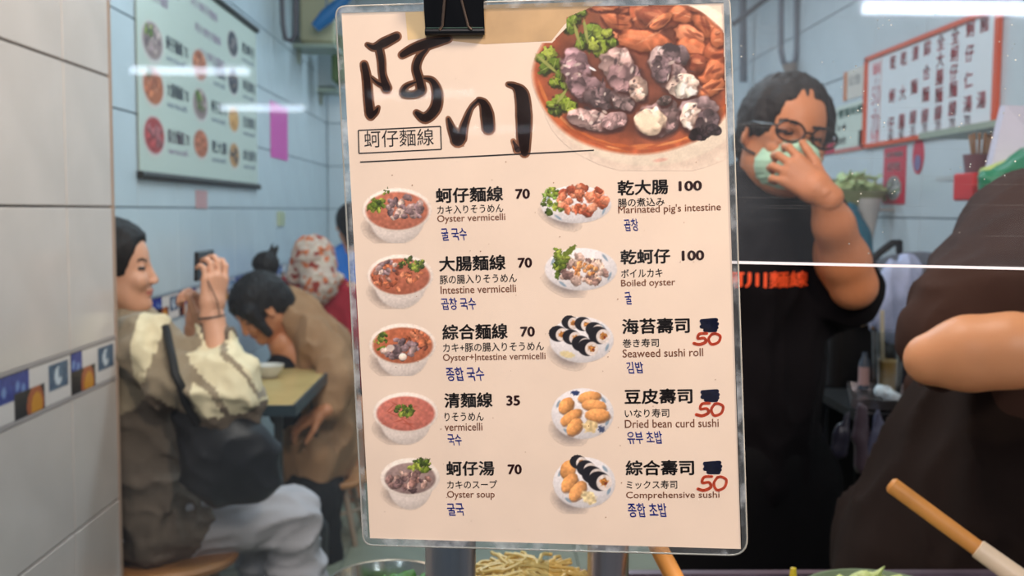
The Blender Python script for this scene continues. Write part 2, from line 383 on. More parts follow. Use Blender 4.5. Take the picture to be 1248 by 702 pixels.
# decor band painted tile by tile
def band_paint(u, v, mirror=0):
    """u 0..1 over the last 0.27 m of a tile, v 0 bottom .. 1 top -> sRGB"""
    c = np.empty(u.shape+(3,)); c[:] = (226, 216, 212)
    def rect(a, b, lo, hi, col): m = (u > a) & (u < b) & (v > lo) & (v < hi); c[m] = col; return m
    n = vnoise(np.stack([u*30, v*14, u*0], -1), 3)[..., None]
    m = rect(-.3, .26, .42, .96, (22, 44, 128)); c[m] = (np.array((24, 46, 130))+n[m]*26)
    for (x, y) in ((.08, .70), (.17, .62), (-.12, .66)): m = (np.hypot((u-x)*3, v-y-.25*(u-x)) < .10); c[m] = (110, 140, 200)
    m = rect(.02, .52, .04, .58, (30, 28, 34)); c[m] = np.array((26, 26, 32))+n[m]*22
    d = np.hypot((u-.36)*2.9, v-.20); k = (d < .40) & (u < .52) & (v < .58) & (v > .04) & (u > .16); c[k] = (176, 96, 60)
    d = np.hypot((u-.38)*2.9, v-.16); k = (d < .27) & (u < .52) & (v > .04); c[k] = (214, 146, 50)
    m = rect(.58, .94, .30, .88, (70, 92, 116)); c[m] = np.array((62, 84, 108))+n[m]*30
    d = np.hypot((u-.76)*2.9, v-.60); c[d < .20] = (212, 220, 228); d = np.hypot((u-.80)*2.9, v-.66); c[(d < .12)] = (96, 118, 140)
    c[(v > .965)] = (26, 26, 32); c[(v < .02)] = (30, 30, 34); c[(u > .985)] = (150, 140, 136)
    return lin(c)
def band_tile(parent, X, y0, y1, dim=1.0):
    nx = max(4, int((y1-y0)/.004)); nz = 24; H = BT-BB
    yy = np.linspace(y0+.0015, y1-.0015, nx+1); zz = np.linspace(BB+.001, BT-.001, nz+1)
    A, B = np.meshgrid(yy, zz, indexing='ij'); V = np.stack([np.full(A.shape, X+.009), A, B], -1).reshape(-1, 3)
    period_end = y1 if y1-y0 > .25 else y1
    u = (A-(period_end-.268))/.268; v = (B-BB)/H; u = np.where(u < -.30, u+.62, u) if (y1-y0) > .3 else u
    c = band_paint(u, v).reshape(-1, 3)*dim
    F = []; W = nz+1
    for i in range(nx):
        for j in range(nz): a = i*W+j; F.append((a, a+W, a+W+1, a+1))
    n0 = len(V); V2 = V.copy()[[0, nx*W, nx*W+nz, nz]]; V2[:, 0] = X+.0005; V = np.concatenate([V, V2]); c = np.concatenate([c, c[[0, nx*W, nx*W+nz, nz]]])
    q = [0, nx*W, nx*W+nz, nz]; F += [(q[i], q[(i+1) % 4], n0+(i+1) % 4, n0+i) for i in range(4)]
    o = npmesh('border_tile', V, F, parent, colmat('glazed_print', .25), False, col=c); return o
for a, b in zip(yj[:-1], yj[1:]):
    if b > 1.3: band_tile(wn, XN-.005, a, b)
    else: band_tile(wn, XN-.005, a, b)
for a, b in zip(yf[:-1], yf[1:]): band_tile(wf, XL-.005, a, b)
s = MB().box((XN+.003, 1.56, BT+.003), (.004, 1.72, .007)).box((XN+.003, 1.56, BB-.002), (.004, 1.72, .007)).build('border_strip', mat('strip_grey', (170, 160, 158), .4), wn)
s = MB().box((XL+.003, 4.86, BT+.003), (.004, 4.8, .007)).box((XL+.003, 4.86, BB-.002), (.004, 4.8, .007)).build('border_strip', mat('strip_dim', (140, 150, 160), .4), wf)
# ================================================================ menu sheet
Mw = np.array([-0.01165879, -0.03749161, -0.11703485]); _a = np.linalg.norm(Mw); _k = Mw/_a
_K = np.array([[0, -_k[2], _k[1]], [_k[2], 0, -_k[0]], [-_k[1], _k[0], 0]]); RM = np.eye(3)+math.sin(_a)*_K+(1-math.cos(_a))*_K@_K
CM = np.array([0.02927105, 0.56664321, 1.31155503]); NM = RM[:, 1]           # sheet x, into the room, sheet z
def muv(px, py):
    d = RC@np.array([px-624, 351-py, -FPX]); t = ((CM-CAM)@NM)/(d@NM); q = (CAM+d*t-CM)@RM; return np.array((q[0], q[2]))
def mloc(uv, off): return np.array((uv[0], -off, uv[1]))       # off: metres in front of the sheet plane
menu = empty('menu_sheet', (0, 0, 0), 'laminated cream menu sheet with ten dish photos and prices, hung from a black clip', 'menu')
mm = Matrix.Identity(4)
for i in range(3):
    for j in range(3): mm[i][j] = RM[i][j]
    mm[i][3] = CM[i]
menu.matrix_basis = mm
def outline(corners, rad):
    pts = []; n = len(corners)
    for i in range(n):
        p, a, b = corners[i], corners[i-1], corners[(i+1) % n]; da = (a-p)/np.linalg.norm(a-p); db = (b-p)/np.linalg.norm(b-p); r = rad[i]
        if r <= 0: pts.append(p); continue
        for t in np.linspace(0, 1, 7): pts.append((p+da*r)*(1-t)**2+p*2*t*(1-t)+(p+db*r)*t*t)
    return pts
def slab(name, pts, y0, y1, m, parent):
    n = len(pts); V = [(p[0], -y1, p[1]) for p in pts]+[(p[0], -y0, p[1]) for p in pts]
    F = [tuple(range(n)), tuple(reversed(range(n, 2*n)))]+[(i, i+n, (i+1) % n+n, (i+1) % n) for i in range(n)]
    return npmesh(name, V, F, parent, m, False)
PAPER = (233, 214, 197)
m_paper = mat('paper_cream', PAPER, .55, var=.035, scale=22, spec=.3)
pc = [muv(416, 16), muv(882, 4), muv(903, 669), muv(451, 656)]
paper = slab('paper', outline([np.array(p) for p in pc][::-1], [0]*4), -.0001, .0001, m_paper, menu)
m_film = glassmat('laminate_film', (.985, .985, .98), .12, scuff=(38, .0, .04))
m_filmedge = glassmat('laminate_edge', (.80, .84, .86), .5, scuff=(70, .08, .75))
fc = [np.array(muv(*p)) for p in ((443, 664), (911, 677), (889, -6), (409, 8))]
fo = outline(fc, [.006, .010, .006, .006])
slab('film', fo, -.0004, .0008, m_film, menu)
def ring(name, outer, inner, y, m):
    n = len(outer); V = [(p[0], -y, p[1]) for p in outer]+[(p[0], -y, p[1]) for p in inner]
    return npmesh(name, V, [(i, (i+1) % n, (i+1) % n+n, i+n) for i in range(n)], menu, m, False)
cen = sum(fc)/4
fi = outline([np.array(muv(*p)) for p in ((449, 655), (904, 668.5), (881.5, 3.5), (417, 16))], [.0001]*4)
ring('film_margin', fo, fi, .0009, m_filmedge)
m_rim = mat('film_rim', (205, 200, 188), .2, trans=.2)
def cstrip(pts, r, y): 
    mb = MB(); P3 = [(p[0], -y, p[1]) for p in pts]; mb.tube(P3+[P3[0]], r, 6, False); return mb
o = cstrip(fo, .0005, .0002); npmesh('film_rim', o.V, o.F, menu, m_rim, True)
# yellowed tape under the clip
def patch(name, pxs, off, m): return npmesh(name, [mloc(muv(*p), off) for p in pxs], [tuple(range(len(pxs)))], menu, m, False)
m_tape = mat('old_tape', (192, 160, 118), .35, var=.10, scale=60)
patch('tape', [(516, 8), (735, 2), (714, 12), (701, 20), (688, 30), (672, 50), (590, 54), (552, 50), (519, 46)], .00016, m_tape)
patch('tape', [(494, 15), (519, 14), (521, 46), (497, 49)], .00015, mat('yellow_tape', (226, 198, 148), .4, var=.06, scale=60))
# ---- strokes, text
def stroke_geo(mb, pts, rad, off, n=10):
    """flat brush stroke: discs along a smoothed polyline, stored as quads"""
    pts = np.array(pts, float); rad = np.array(rad, float); N = 8
    if len(pts) > 2:
        P2 = []; R2 = []
        for i in range(len(pts)-1):
            p0 = pts[max(i-1, 0)]; p1 = pts[i]; p2 = pts[i+1]; p3 = pts[min(i+2, len(pts)-1)]
            for t in np.arange(N)/N:
                P2.append(.5*(2*p1+(p2-p0)*t+(2*p0-5*p1+4*p2-p3)*t*t+(3*p1-p0-3*p2+p3)*t**3)); R2.append(rad[i]+(rad[i+1]-rad[i])*t)
        P2.append(pts[-1]); R2.append(rad[-1]); pts, rad = np.array(P2), np.array(R2)
    for i in range(len(pts)):
        th = np.linspace(0, 2*math.pi, 14)[:-1]; mb.add([mloc(muv(pts[i][0]+rad[i]*math.cos(t), pts[i][1]+rad[i]*math.sin(t)), off) for t in th], [tuple(reversed(range(13)))])
        if i < len(pts)-1:
            d = pts[i+1]-pts[i]; L = np.linalg.norm(d)
            if L < 1e-6: continue
            nn = np.array((-d[1], d[0]))/L
            q = [pts[i]+nn*rad[i], pts[i+1]+nn*rad[i+1], pts[i+1]-nn*rad[i+1], pts[i]-nn*rad[i]]
            mb.add([mloc(muv(*p), off) for p in q], [(0, 1, 2, 3)])
def brush(name, strokes, m, off, grow=0., label=None):
    mb = MB()
    for k, (p, r) in enumerate(strokes): stroke_geo(mb, p, np.array(r)+grow, off)
    o = npmesh(name, mb.V, mb.F, menu, m, False)
    if label: o['label'] = label
    return o
def za(pts, ox, oy, s): return [(ox+x/s, oy+y/s) for x, y in pts]
A1 = lambda p, r: (za(p, 430, 30, 5.4), [q/5.4 for q in r]); A2 = lambda p, r: (za(p, 530, 90, 5.846), [q/5.846 for q in r])
CALL = [A1([(95, 132), (142, 150), (205, 122), (290, 78)], [8, 20, 30, 24]), A1([(170, 140), (188, 230), (196, 330), (222, 420)], [22, 22, 20, 30]),
        A1([(215, 405), (165, 385), (122, 348)], [18, 12, 5]), A1([(75, 262), (92, 350), (102, 480), (115, 590)], [20, 25, 26, 28]), A1([(118, 600), (150, 575), (168, 545)], [24, 16, 6]),
        A1([(325, 200), (400, 158), (500, 126), (630, 95)], [20, 27, 33, 18]), A1([(492, 160), (440, 215), (418, 285), (440, 370), (452, 430)], [8, 22, 24, 26, 28]),
        A1([(450, 440), (400, 462), (335, 455), (350, 408), (425, 375)], [26, 20, 20, 14, 6]), A1([(468, 352), (525, 372), (556, 450), (545, 550), (478, 615), (418, 580)], [7, 18, 30, 33, 30, 14])]
CALL2 = [A2([(95, 318), (122, 395), (165, 470)], [8, 24, 48]), A2([(190, 460), (212, 360), (258, 245), (312, 190)], [32, 22, 12, 12]), A2([(312, 188), (350, 215), (372, 290), (382, 388)], [14, 28, 42, 40]),
         A2([(522, 75), (575, 92), (620, 150), (635, 300), (635, 450), (640, 560)], [10, 20, 46, 52, 46, 30]), A2([(558, 478), (590, 540)], [8, 24])]
m_cal = mat('print_dark_brown', (44, 18, 10), .4); m_calo = mat('print_mid_brown', (156, 108, 80), .4)
for cset in (CALL, CALL2):
    brush('calligraphy_outline', cset, m_calo, .00020, 2.0, 'brown outline of the large brush characters'); brush('calligraphy', cset, m_cal, .00027, -.5, 'large dark brown brush character')
TXT = []
def txt(body, name, parent, place, m, bold=0., thick=0):
    TXT.append((body, name, parent, place, m, bold, thick))
def flush_txt():
    cur = []
    cache = {}
    for t in TXT:
        k = t[0]
        if k not in cache:
            c = bpy.data.curves.new('txt', 'FONT'); c.body = t[0]; c.size = 1; c.resolution_u = 3; c.fill_mode = 'FRONT'
            o = bpy.data.objects.new('txt', c); COL.objects.link(o); cache[k] = o; cur.append(o)
    bpy.context.view_layer.update(); dg = bpy.context.evaluated_depsgraph_get(); geo = {}
    for k, o in cache.items():
        me = bpy.data.meshes.new_from_object(o.evaluated_get(dg)); n = len(me.vertices); V = np.empty(n*3); me.vertices.foreach_get('co', V); V = V.reshape(-1, 3)
        geo[k] = (V, [tuple(p.vertices) for p in me.polygons]); bpy.data.meshes.remove(me)
    for o in cur: c = o.data; bpy.data.objects.remove(o); bpy.data.curves.remove(c)
    for body, name, parent, place, m, bold, thick in TXT:
        V, F = geo[body]
        if len(V) == 0: continue
        if bold > .01:                                  # heavier weight: the same outline struck several times
            n = len(V); VV = []; FF = []
            for q, (dx, dy) in enumerate(((0, 0), (-1, 0), (1, 0), (0, -.8), (0, .8))): VV.append(V+np.array((dx*bold*.8, dy*bold*.8, 0))); FF += [tuple(i+n*q for i in f) for f in F]
            V = np.concatenate(VV); F = FF
        lo = V.min(0); hi = V.max(0); N = (V[:, :2]-lo[:2])/(hi[:2]-lo[:2]); W = place(N, (hi[0]-lo[0])/(hi[1]-lo[1]))
        if thick is not None and callable(thick): W = thick(W)
        npmesh(name, W, F, parent, m, False)
def on_menu(xl, ymid, xr, h, off=.00022, wob=0, skew=0):
    c0 = muv(xl, ymid); c1 = muv(xr, ymid); wd = c1[0]-c0[0]; ht = np.linalg.norm(muv(xl, ymid-h/2)-muv(xl, ymid+h/2))
    def place(N, asp):
        u = c0[0]+N[:, 0]*wd+skew*(N[:, 1]-.5)*ht; v = c0[1]+(N[:, 1]-.5)*ht
        if wob: u = u+wob*np.sin(v*2300+u*900); v = v+wob*np.sin(u*1700+1)
        return np.stack([u, np.full(len(u), -off), v], 1)
    return place
m_ink = mat('print_black', (22, 16, 16), .4); m_brn = mat('print_brown', (158, 106, 78), .4); m_mar = mat('print_maroon', (52, 14, 14), .4)
m_pen = mat('pen_blue', (34, 56, 160), .4); m_red = mat('marker_red', (228, 88, 52), .4, var=.12, scale=300); m_navy = mat('marker_navy', (16, 24, 62), .4, var=.3, scale=500)
B, S, E_, K = (m_ink, .036), (m_ink, .013), (m_brn, .013), (m_pen, .020)
ROWS = [
 ('蚵仔麵線', 531, 238.6, 613.5, 18.5, B), ('カキ入りそうめん', 533, 256, 613.5, 10.5, S), ('Oyster vermicelli', 533, 267.8, 616, 11, E_), ('굴 국수', 538, 286, 569, 15, K), ('70', 628, 236.5, 646, 12.5, 'N'),
 ('大腸麵線', 535, 321.8, 616.5, 18.8, B), ('豚の腸入りそうめん', 536, 341, 630, 11, S), ('Intestine vermicelli', 537, 353.5, 629, 9.5, E_), ('곱창 국수', 538, 370.5, 580, 15, K), ('70', 631, 320.4, 648.6, 12.5, 'N'),
 ('綜合麵線', 539, 405, 619, 19, B), ('カキ+豚の腸入りそうめん', 540, 424, 663, 11, S), ('Oyster+Intestine vermicelli', 540, 437, 665, 11, E_), ('종합 국수', 544, 456, 590, 17, K), ('70', 634, 404.3, 652, 12.6, 'N'),
 ('清麵線', 541.5, 488, 600.5, 18.5, B), ('りそうめん', 542, 508, 589.6, 10.5, S), ('vermicelli', 542, 520.3, 588, 9.6, E_), ('국수', 546, 536, 562.6, 14, K), ('35', 617, 488.2, 634, 12.6, 'N'),
 ('蚵仔湯', 543.8, 571, 602.7, 18, B), ('カキのスープ', 545, 590.5, 606, 10, S), ('Oyster soup', 545, 603.7, 603, 11, E_), ('굴국', 545.4, 621, 565.5, 15.5, K), ('70', 618.8, 572, 636, 12.4, 'N'),
 ('乾大腸', 752.5, 229.3, 814.6, 18.6, B), ('腸の煮込み', 753, 247.3, 810, 10.7, S), ("Marinated pig's intestine", 753.4, 257, 878.6, 12, E_), ('곱창', 760.5, 274.3, 778, 15, K), ('100', 827, 227, 855.6, 12.5, 'N'),
 ('乾蚵仔', 756, 313.5, 817, 18, B), ('ボイルカキ', 757, 333.5, 807.5, 10.5, S), ('Boiled oyster', 757, 346.3, 823, 10.8, E_), ('굴', 762, 363.4, 769.6, 15, K), ('100', 830.8, 311.7, 858.4, 12.6, 'N'),
 ('海苔壽司', 758, 398, 840.7, 19, B), ('巻き寿司', 758.8, 418.3, 803, 10.5, S), ('Seaweed sushi roll', 758.8, 430.8, 857, 10, E_), ('김밥', 763.6, 448, 784, 14.3, K),
 ('豆皮壽司', 761, 483.5, 844, 18.6, B), ('いなり寿司', 761.5, 503.8, 815.6, 10.6, S), ('Dried bean curd sushi', 761.5, 516.6, 876, 10, E_), ('유부 초밥', 764.5, 533.3, 807, 15.4, K),
 ('綜合壽司', 762.4, 570.3, 846, 18.7, B), ('ミックス寿司', 763.5, 590.7, 825.4, 10.4, S), ('Comprehensive sushi', 763, 604.4, 877, 10.4, E_), ('종합 초밥', 765.4, 621.6, 812.7, 17.5, K),
 ('蚵仔麵線', 444, 170, 528.7, 20.5, (m_ink, .008)),
]
for body, xl, y, xr, h, st in ROWS:
    if st == 'N': st = (m_mar, .05)
    kor = st is K
    # the printed rows run level with the sheet, which tilts in the picture
    txt(body, 'handwriting' if kor else ('price' if st[0] is m_mar else 'lettering'), paper, on_menu(xl, y, xr, h, .00022, .00012 if kor else 0, -.15 if kor else 0), st[0], st[1])
mb = MB()
def line(mb, a, b, w_, off=.00022):
    a = np.array(a, float); b = np.array(b, float); d = (b-a)/np.linalg.norm(b-a); n = np.array((-d[1], d[0]))*w_/2
    mb.add([mloc(muv(*p), off) for p in (a+n, b+n, b-n, a-n)], [(0, 1, 2, 3)])
bx = [(436.8, 159), (537, 154), (538, 182), (437.6, 187)]
for i in range(4): line(mb, bx[i], bx[(i+1) % 4], 1.5)
npmesh('title_frame', mb.V, mb.F, paper, m_ink, False)
mb = MB(); line(mb, (439, 197.6), (724, 183.2), 1.7); npmesh('rule', mb.V, mb.F, paper, m_ink, False)
# overwritten prices
for (x0, y0, x1, y1), (a0, b0, a1, b1) in (((845, 405, 879.5, 421), (854, 388, 875, 404)), ((848, 490, 883, 508), (855, 475, 876, 489)), ((850, 579, 887, 599), (858, 562, 879, 577))):
    q = lambda u, v: (x0+(x1-x0)*u, y0+(y1-y0)*v)
    st = [([q(.48, .08), q(.22, .12), q(.16, .46), q(.38, .44), q(.44, .72), q(.22, .92), q(.02, .84)], [1.6, 1.8, 1.7, 1.7, 2, 1.9, 1.9]),
          ([q(.66, .12), q(.54, .5), q(.64, .9), q(.88, .75), q(.95, .3), q(.78, .1), q(.64, .16)], [1.7]*7)]
    brush('marker_price', st, m_red, .00025, 0, 'handwritten red 50')
    q = lambda u, v: (a0+(a1-a0)*u, b0+(b1-b0)*v)
    st = [([q(.05, .2), q(.9, .12), q(.1, .38), q(.95, .42), q(.05, .62), q(.92, .70), q(.25, .88), q(.85, .9)], [2.4]*8)]
    brush('scribble', st, m_navy, .00024, 0, 'dark navy scribble hiding a price')
# ---- painted dish photos
class Pic:
    def __init__(s, x0, y0, x1, y1, step):
        s.xs = np.arange(x0, x1+step/2, step); s.ys = np.arange(y0, y1+step/2, step); s.X, s.Y = np.meshgrid(s.xs, s.ys, indexing='ij')
        s.rgb = np.empty(s.X.shape+(3,)); s.rgb[:] = PAPER; s.a = np.zeros(s.X.shape); s.k = 0
    def noise(s, sc, sy=None): s.k += 1; return vnoise(np.stack([s.X*sc, s.Y*(sy or sc), s.X*0+s.k*3.7], -1), s.k)
    def ell(s, cx, cy, rx, ry, col, ang=0, soft=.15, jag=.0, shade=.0, tex=.0, tsc=.3, op=1., clip=None, js=None, cut=None):
        c, n = math.cos(ang), math.sin(ang); dx, dy = s.X-cx, s.Y-cy; u = (dx*c+dy*n)/rx; v = (-dx*n+dy*c)/ry; r = np.sqrt(u*u+v*v)
        if jag: r = r+jag*(s.noise(js or 2.2/min(rx, ry))-.5)*2
        a = np.clip((1-r)/soft+.5, 0, 1)*op
        if clip is not None: a = a*clip
        if cut is not None: a = a*cut
        k = np.ones(s.X.shape)
        if shade: k = k-shade*(v*.8+u*.25)-shade*.5*np.clip(r, 0, 1)**3+shade*.35
        if tex: k = k*(1+tex*(s.noise(tsc)-.5)*2)
        cc = np.clip(np.array(col)*k[..., None], 0, 255); s.rgb = s.rgb*(1-a[..., None])+cc*a[..., None]; s.a = np.maximum(s.a, a); return np.clip((1-r)/soft+.5, 0, 1)
    def grain(s, tex, sc, sy=None): s.rgb = np.clip(s.rgb*(1+tex*(s.noise(sc, sy)-.5)[..., None]*2), 0, 255)
    def build(s, name, label, off=.00017, plane=None, keep=.06, parent=None):
        nx, ny = s.X.shape; idx = np.full((nx, ny), -1); al = s.a > keep
        cell = al[:-1, :-1] & al[1:, :-1] & al[1:, 1:] & al[:-1, 1:]
        use = np.zeros((nx, ny), bool)
        for a, b in ((0, 0), (1, 0), (1, 1), (0, 1)): use[a:nx-1+a, b:ny-1+b] |= cell
        idx[use] = np.arange(use.sum()); I = np.argwhere(cell)
        F = np.stack([idx[I[:, 0], I[:, 1]+1], idx[I[:, 0]+1, I[:, 1]+1], idx[I[:, 0]+1, I[:, 1]], idx[I[:, 0], I[:, 1]]], 1)
        if plane is None:
            n = int(use.sum()); X = s.X[use]; Y = s.Y[use]
            d = np.stack([X-624, 351-Y, np.full(n, -FPX)], 1)@RC.T; t = ((CM-CAM)@NM)/(d@NM); q = (CAM+d*t[:, None]-CM)@RM; V = np.stack([q[:, 0], np.full(n, -off), q[:, 2]], 1)
        else: V = plane(s.X[use], s.Y[use])
        o = npmesh(name, V, F, parent or paper, colmat('colour_print', .5, .3), False, col=lin(s.rgb[use]))
        if label: o['label'] = label
        return o
GREY = [(150, 128, 126), (122, 102, 104), (176, 154, 148), (96, 80, 84), (138, 116, 120), (190, 168, 158)]
LEAF = [(106, 122, 46), (78, 96, 36), (134, 146, 62), (60, 76, 34), (92, 112, 44)]
MEAT = [(178, 104, 72), (152, 84, 58), (194, 124, 92), (130, 72, 54), (188, 114, 78)]
def cluster(p, n, cx, cy, rx, ry, cols, r0, r1, clip=None, asp=.7, **kw):
    for i in range(n):
        t = random.random()*6.283; q = math.sqrt(random.random()); r = random.uniform(r0, r1)
        p.ell(cx+rx*q*math.cos(t), cy+ry*q*math.sin(t), r, r*random.uniform(asp*.8, min(1, asp*1.3)), random.choice(cols), random.uniform(-1.5, 1.5), soft=kw.get('soft', .25), jag=kw.get('jag', .22), shade=kw.get('shade', .4), tex=kw.get('tex', .25), tsc=kw.get('tsc', .5), clip=clip)
# big bowl
p = Pic(640, 1, 888, 208, .9)
p.ell(800, 122, 128, 84, (206, 186, 170), soft=.22, op=.55)
cutr = (p.X < 881+(p.Y-4)*.031).astype(float)
p.ell(790, 96, 134, 106, (244, 228, 208), soft=.03, shade=.10)
soup = p.ell(776, 92, 126, 95, (186, 96, 60), soft=.05, jag=.02, tex=.16, tsc=.12)
p.ell(776, 88, 112, 84, (116, 68, 54), soft=.30, tex=.2, tsc=.08, clip=soup)
p.ell(700, 24, 60, 26, (140, 84, 60), soft=.6, clip=soup, op=.8)
for i in range(46):                                       # noodle streaks along the rim
    t = random.uniform(.15, 2.9); r = random.uniform(.90, .985); cx = 776+126*r*math.cos(t); cy = 92+95*r*math.sin(t)
    p.ell(cx, cy, random.uniform(6, 18), random.uniform(1., 2.2), random.choice([(214, 128, 72), (196, 104, 56), (226, 152, 96), (170, 84, 50)]), math.atan2(95*math.cos(t), -126*math.sin(t)), soft=.6, clip=soup, op=.7)
for (x, y, rx, ry, a, c) in [(752, 22, 20, 14, .5, 0), (760, 8, 26, 8, .1, 3), (782, 18, 14, 18, -.4, 1), (803, 22, 26, 12, .2, 3), (838, 16, 24, 12, .0, 0), (784, 50, 34, 13, .15, 0), (806, 26, 16, 7, -.6, 4), (862, 28, 20, 16, .9, 0),
                             (840, 44, 18, 13, .5, 2), (846, 62, 22, 14, .3, 0), (872, 66, 14, 18, .2, 1), (868, 88, 18, 14, -.5, 0), (866, 108, 20, 9, -.5, 4), (850, 78, 10, 12, 0, 3), (745, 44, 8, 6, 0, 2), (860, 8, 24, 8, 0, 1), (736, 8, 18, 6, 0, 0), (876, 44, 10, 14, 0, 0)]:
    p.ell(x, y+2, rx*1.06, ry*1.1, (84, 40, 30), a, soft=.3, jag=.12, clip=soup); p.ell(x, y, rx, ry, MEAT[c], a, soft=.18, jag=.16, shade=.38, tex=.18, tsc=.16, clip=soup)
    p.ell(x-rx*.2, y-ry*.35, rx*.45, ry*.22, (222, 150, 112), a, soft=.7, jag=.2, clip=soup, op=.55)
    for j in range(4): p.ell(x+random.gauss(0, rx*.35), y+random.gauss(0, ry*.3), rx*random.uniform(.3, .6), random.uniform(1, 2.6), random.choice([(112, 54, 40), (92, 44, 34), (226, 162, 124), (206, 128, 92)]), a+random.gauss(0, .4), soft=.8, op=.6, clip=soup)
for (x, y, r) in [(693, 32, 9), (700, 22, 8), (708, 14, 7), (722, 36, 10), (730, 44, 11), (716, 46, 9), (734, 58, 12), (722, 54, 9), (745, 50, 7), (708, 54, 8), (668, 66, 10), (658, 70, 7), (676, 78, 9), (664, 84, 8), (684, 92, 8), (676, 100, 7), (688, 104, 6), (682, 122, 9), (692, 128, 10), (677, 134, 7), (672, 128, 6), (696, 136, 6), (740, 40, 7)]:
    c = random.choice(LEAF); p.ell(x+1, y+2, r*1.05, r*.9, (48, 50, 26), soft=.4, jag=.3, clip=soup); p.ell(x, y, r*1.05, r*.75, tuple(1.0*v for v in c), random.uniform(-1, 1), soft=.15, jag=.5, js=.28, shade=.3, tex=.3, tsc=.4, clip=soup); p.ell(x+random.uniform(-3, 3), y+random.uniform(-3, 1), r*.55, r*.35, tuple(min(230, 1.35*v) for v in c), random.uniform(-1, 1), soft=.3, jag=.5, js=.4, op=.8, clip=soup); p.ell(x, y, r*.7, .6, (176, 184, 110), random.uniform(-1.5, 1.5), soft=.9, op=.6, clip=soup)
for (a, b) in (((655, 68), (678, 88)), ((700, 30), (706, 52)), ((712, 26), (716, 50)), ((690, 110), (680, 124))):
    mx_, my_ = (a[0]+b[0])/2, (a[1]+b[1])/2; p.ell(mx_, my_, math.hypot(b[0]-a[0], b[1]-a[1])/2+2, 2, (150, 156, 86), math.atan2(b[1]-a[1], b[0]-a[0]), soft=.5)
for (x, y, rx, ry, a, c) in [(702, 84, 17, 27, -.25, (146, 118, 124)), (716, 108, 24, 17, .5, (116, 94, 98)), (735, 120, 22, 13, .2, (96, 80, 82)), (760, 124, 15, 11, .3, (110, 94, 94)),
                             (752, 78, 20, 21, .1, (164, 138, 134)), (764, 96, 23, 17, .3, (134, 108, 110)), (778, 108, 11, 15, -.3, (178, 152, 140)), (722, 146, 30, 12, .15, (176, 148, 144)), (748, 148, 16, 10, -.3, (148, 122, 122)),
                             (806, 74, 16, 18, .2, (166, 146, 144)), (824, 70, 15, 15, 0, (122, 104, 108)), (820, 92, 22, 16, .4, (144, 122, 122)), (832, 104, 20, 15, .1, (206, 184, 172)), (806, 84, 12, 16, 0, (110, 92, 96)),
                             (800, 146, 22, 20, 0, (150, 124, 124)), (815, 140, 14, 20, 0, (130, 108, 108)), (792, 148, 18, 17, .1, (232, 208, 184)), (852, 140, 24, 22, 0, (132, 112, 114)), (842, 142, 13, 16, 0, (214, 188, 176)), (862, 150, 15, 17, 0, (92, 78, 82)), (810, 122, 9, 6, -.4, (92, 78, 76)), (852, 164, 12, 8, .1, (40, 32, 36)), (870, 158, 10, 7, .3, (48, 40, 44))]:
    p.ell(x+1, y+3, rx*1.08, ry*1.1, (70, 44, 42), a, soft=.35, jag=.1, clip=soup); m_ = p.ell(x, y, rx, ry, c, a, soft=.14, jag=.22, js=.16, shade=.42, tex=.22, tsc=.22)
    for j in range(9):
        t = random.random()*6.283; q = .85*math.sqrt(random.random()); r = random.uniform(.22, .48); f = random.choice((.68, .82, 1.12, 1.24, 1.34))
        if c[0] > 215: f = random.choice((.94, 1.0, 1.04))
        p.ell(x+rx*q*math.cos(t), y+ry*q*math.sin(t)+1, rx*r*1.1, ry*r*1.1, tuple(v*.62 for v in c), a+t, soft=.5, jag=.3, op=.45 if c[0] < 215 else .15, clip=m_); p.ell(x+rx*q*math.cos(t), y+ry*q*math.sin(t), rx*r, ry*r, tuple(min(245, v*f) for v in c), a+t, soft=.35, jag=.3, shade=.45, op=.8, clip=m_)
for i in range(60):
    x, y = random.choice([(702, 84), (752, 78), (806, 74), (824, 90), (722, 146), (852, 140), (735, 118), (776, 104)]); x += random.gauss(0, 9); y += random.gauss(0, 8)
    p.ell(x, y, random.uniform(1.2, 5), random.uniform(.8, 2.2), random.choice([(214, 196, 188), (232, 218, 208), (80, 64, 68), (60, 50, 54), (188, 160, 156)]), random.uniform(-1.5, 1.5), soft=.8, op=.75)
p.ell(722, 84, 5, 1.4, (236, 236, 240), .5, soft=.5); p.ell(818, 58, 12, 5, (70, 62, 66), .1, soft=.5, jag=.3); p.ell(788, 148, 13, 12, (244, 222, 196), soft=.5)
p.ell(805, 195, 8, 2.2, (222, 176, 160), -.15, soft=.8)
p.grain(.035, .6); p.grain(.04, .15); p.a = p.a*cutr; p.a[p.Y < 4-(p.X-640)*.004+3] = 0
# the tape covers the picture's upper left corner
p.a[(p.Y < 52) & (p.X < 690) & (p.Y < 52-(p.X-672)*1.05)] = 0; p.a[(p.X < 735) & (p.Y < 2+(735-p.X)*.42)] = 0
p.build('dish_picture', 'large picture of a bowl of oyster and intestine vermicelli', .00019)
def bowl(cx, cy, rx, ry, deep, soupc, x0, y0, x1, y1, rimw=3):
    p = Pic(x0, y0, x1, y1, .85)
    p.ell(cx-rx*.42, cy+ry+deep*.15, rx*.55, ry*.55, (128, 116, 112), .35, soft=.9, op=.75)
    p.ell(cx, cy+ry*.35, rx*.86, ry+deep*.75, (232, 220, 212), soft=.08, shade=.18, cut=(p.Y > cy).astype(float)); p.ell(cx, cy, rx+rimw, ry+rimw, (238, 226, 216), soft=.08, shade=.12)
    s = p.ell(cx, cy+1, rx-1, ry-1, soupc, soft=.10, tex=.12, tsc=.3, shade=.1); return p, s
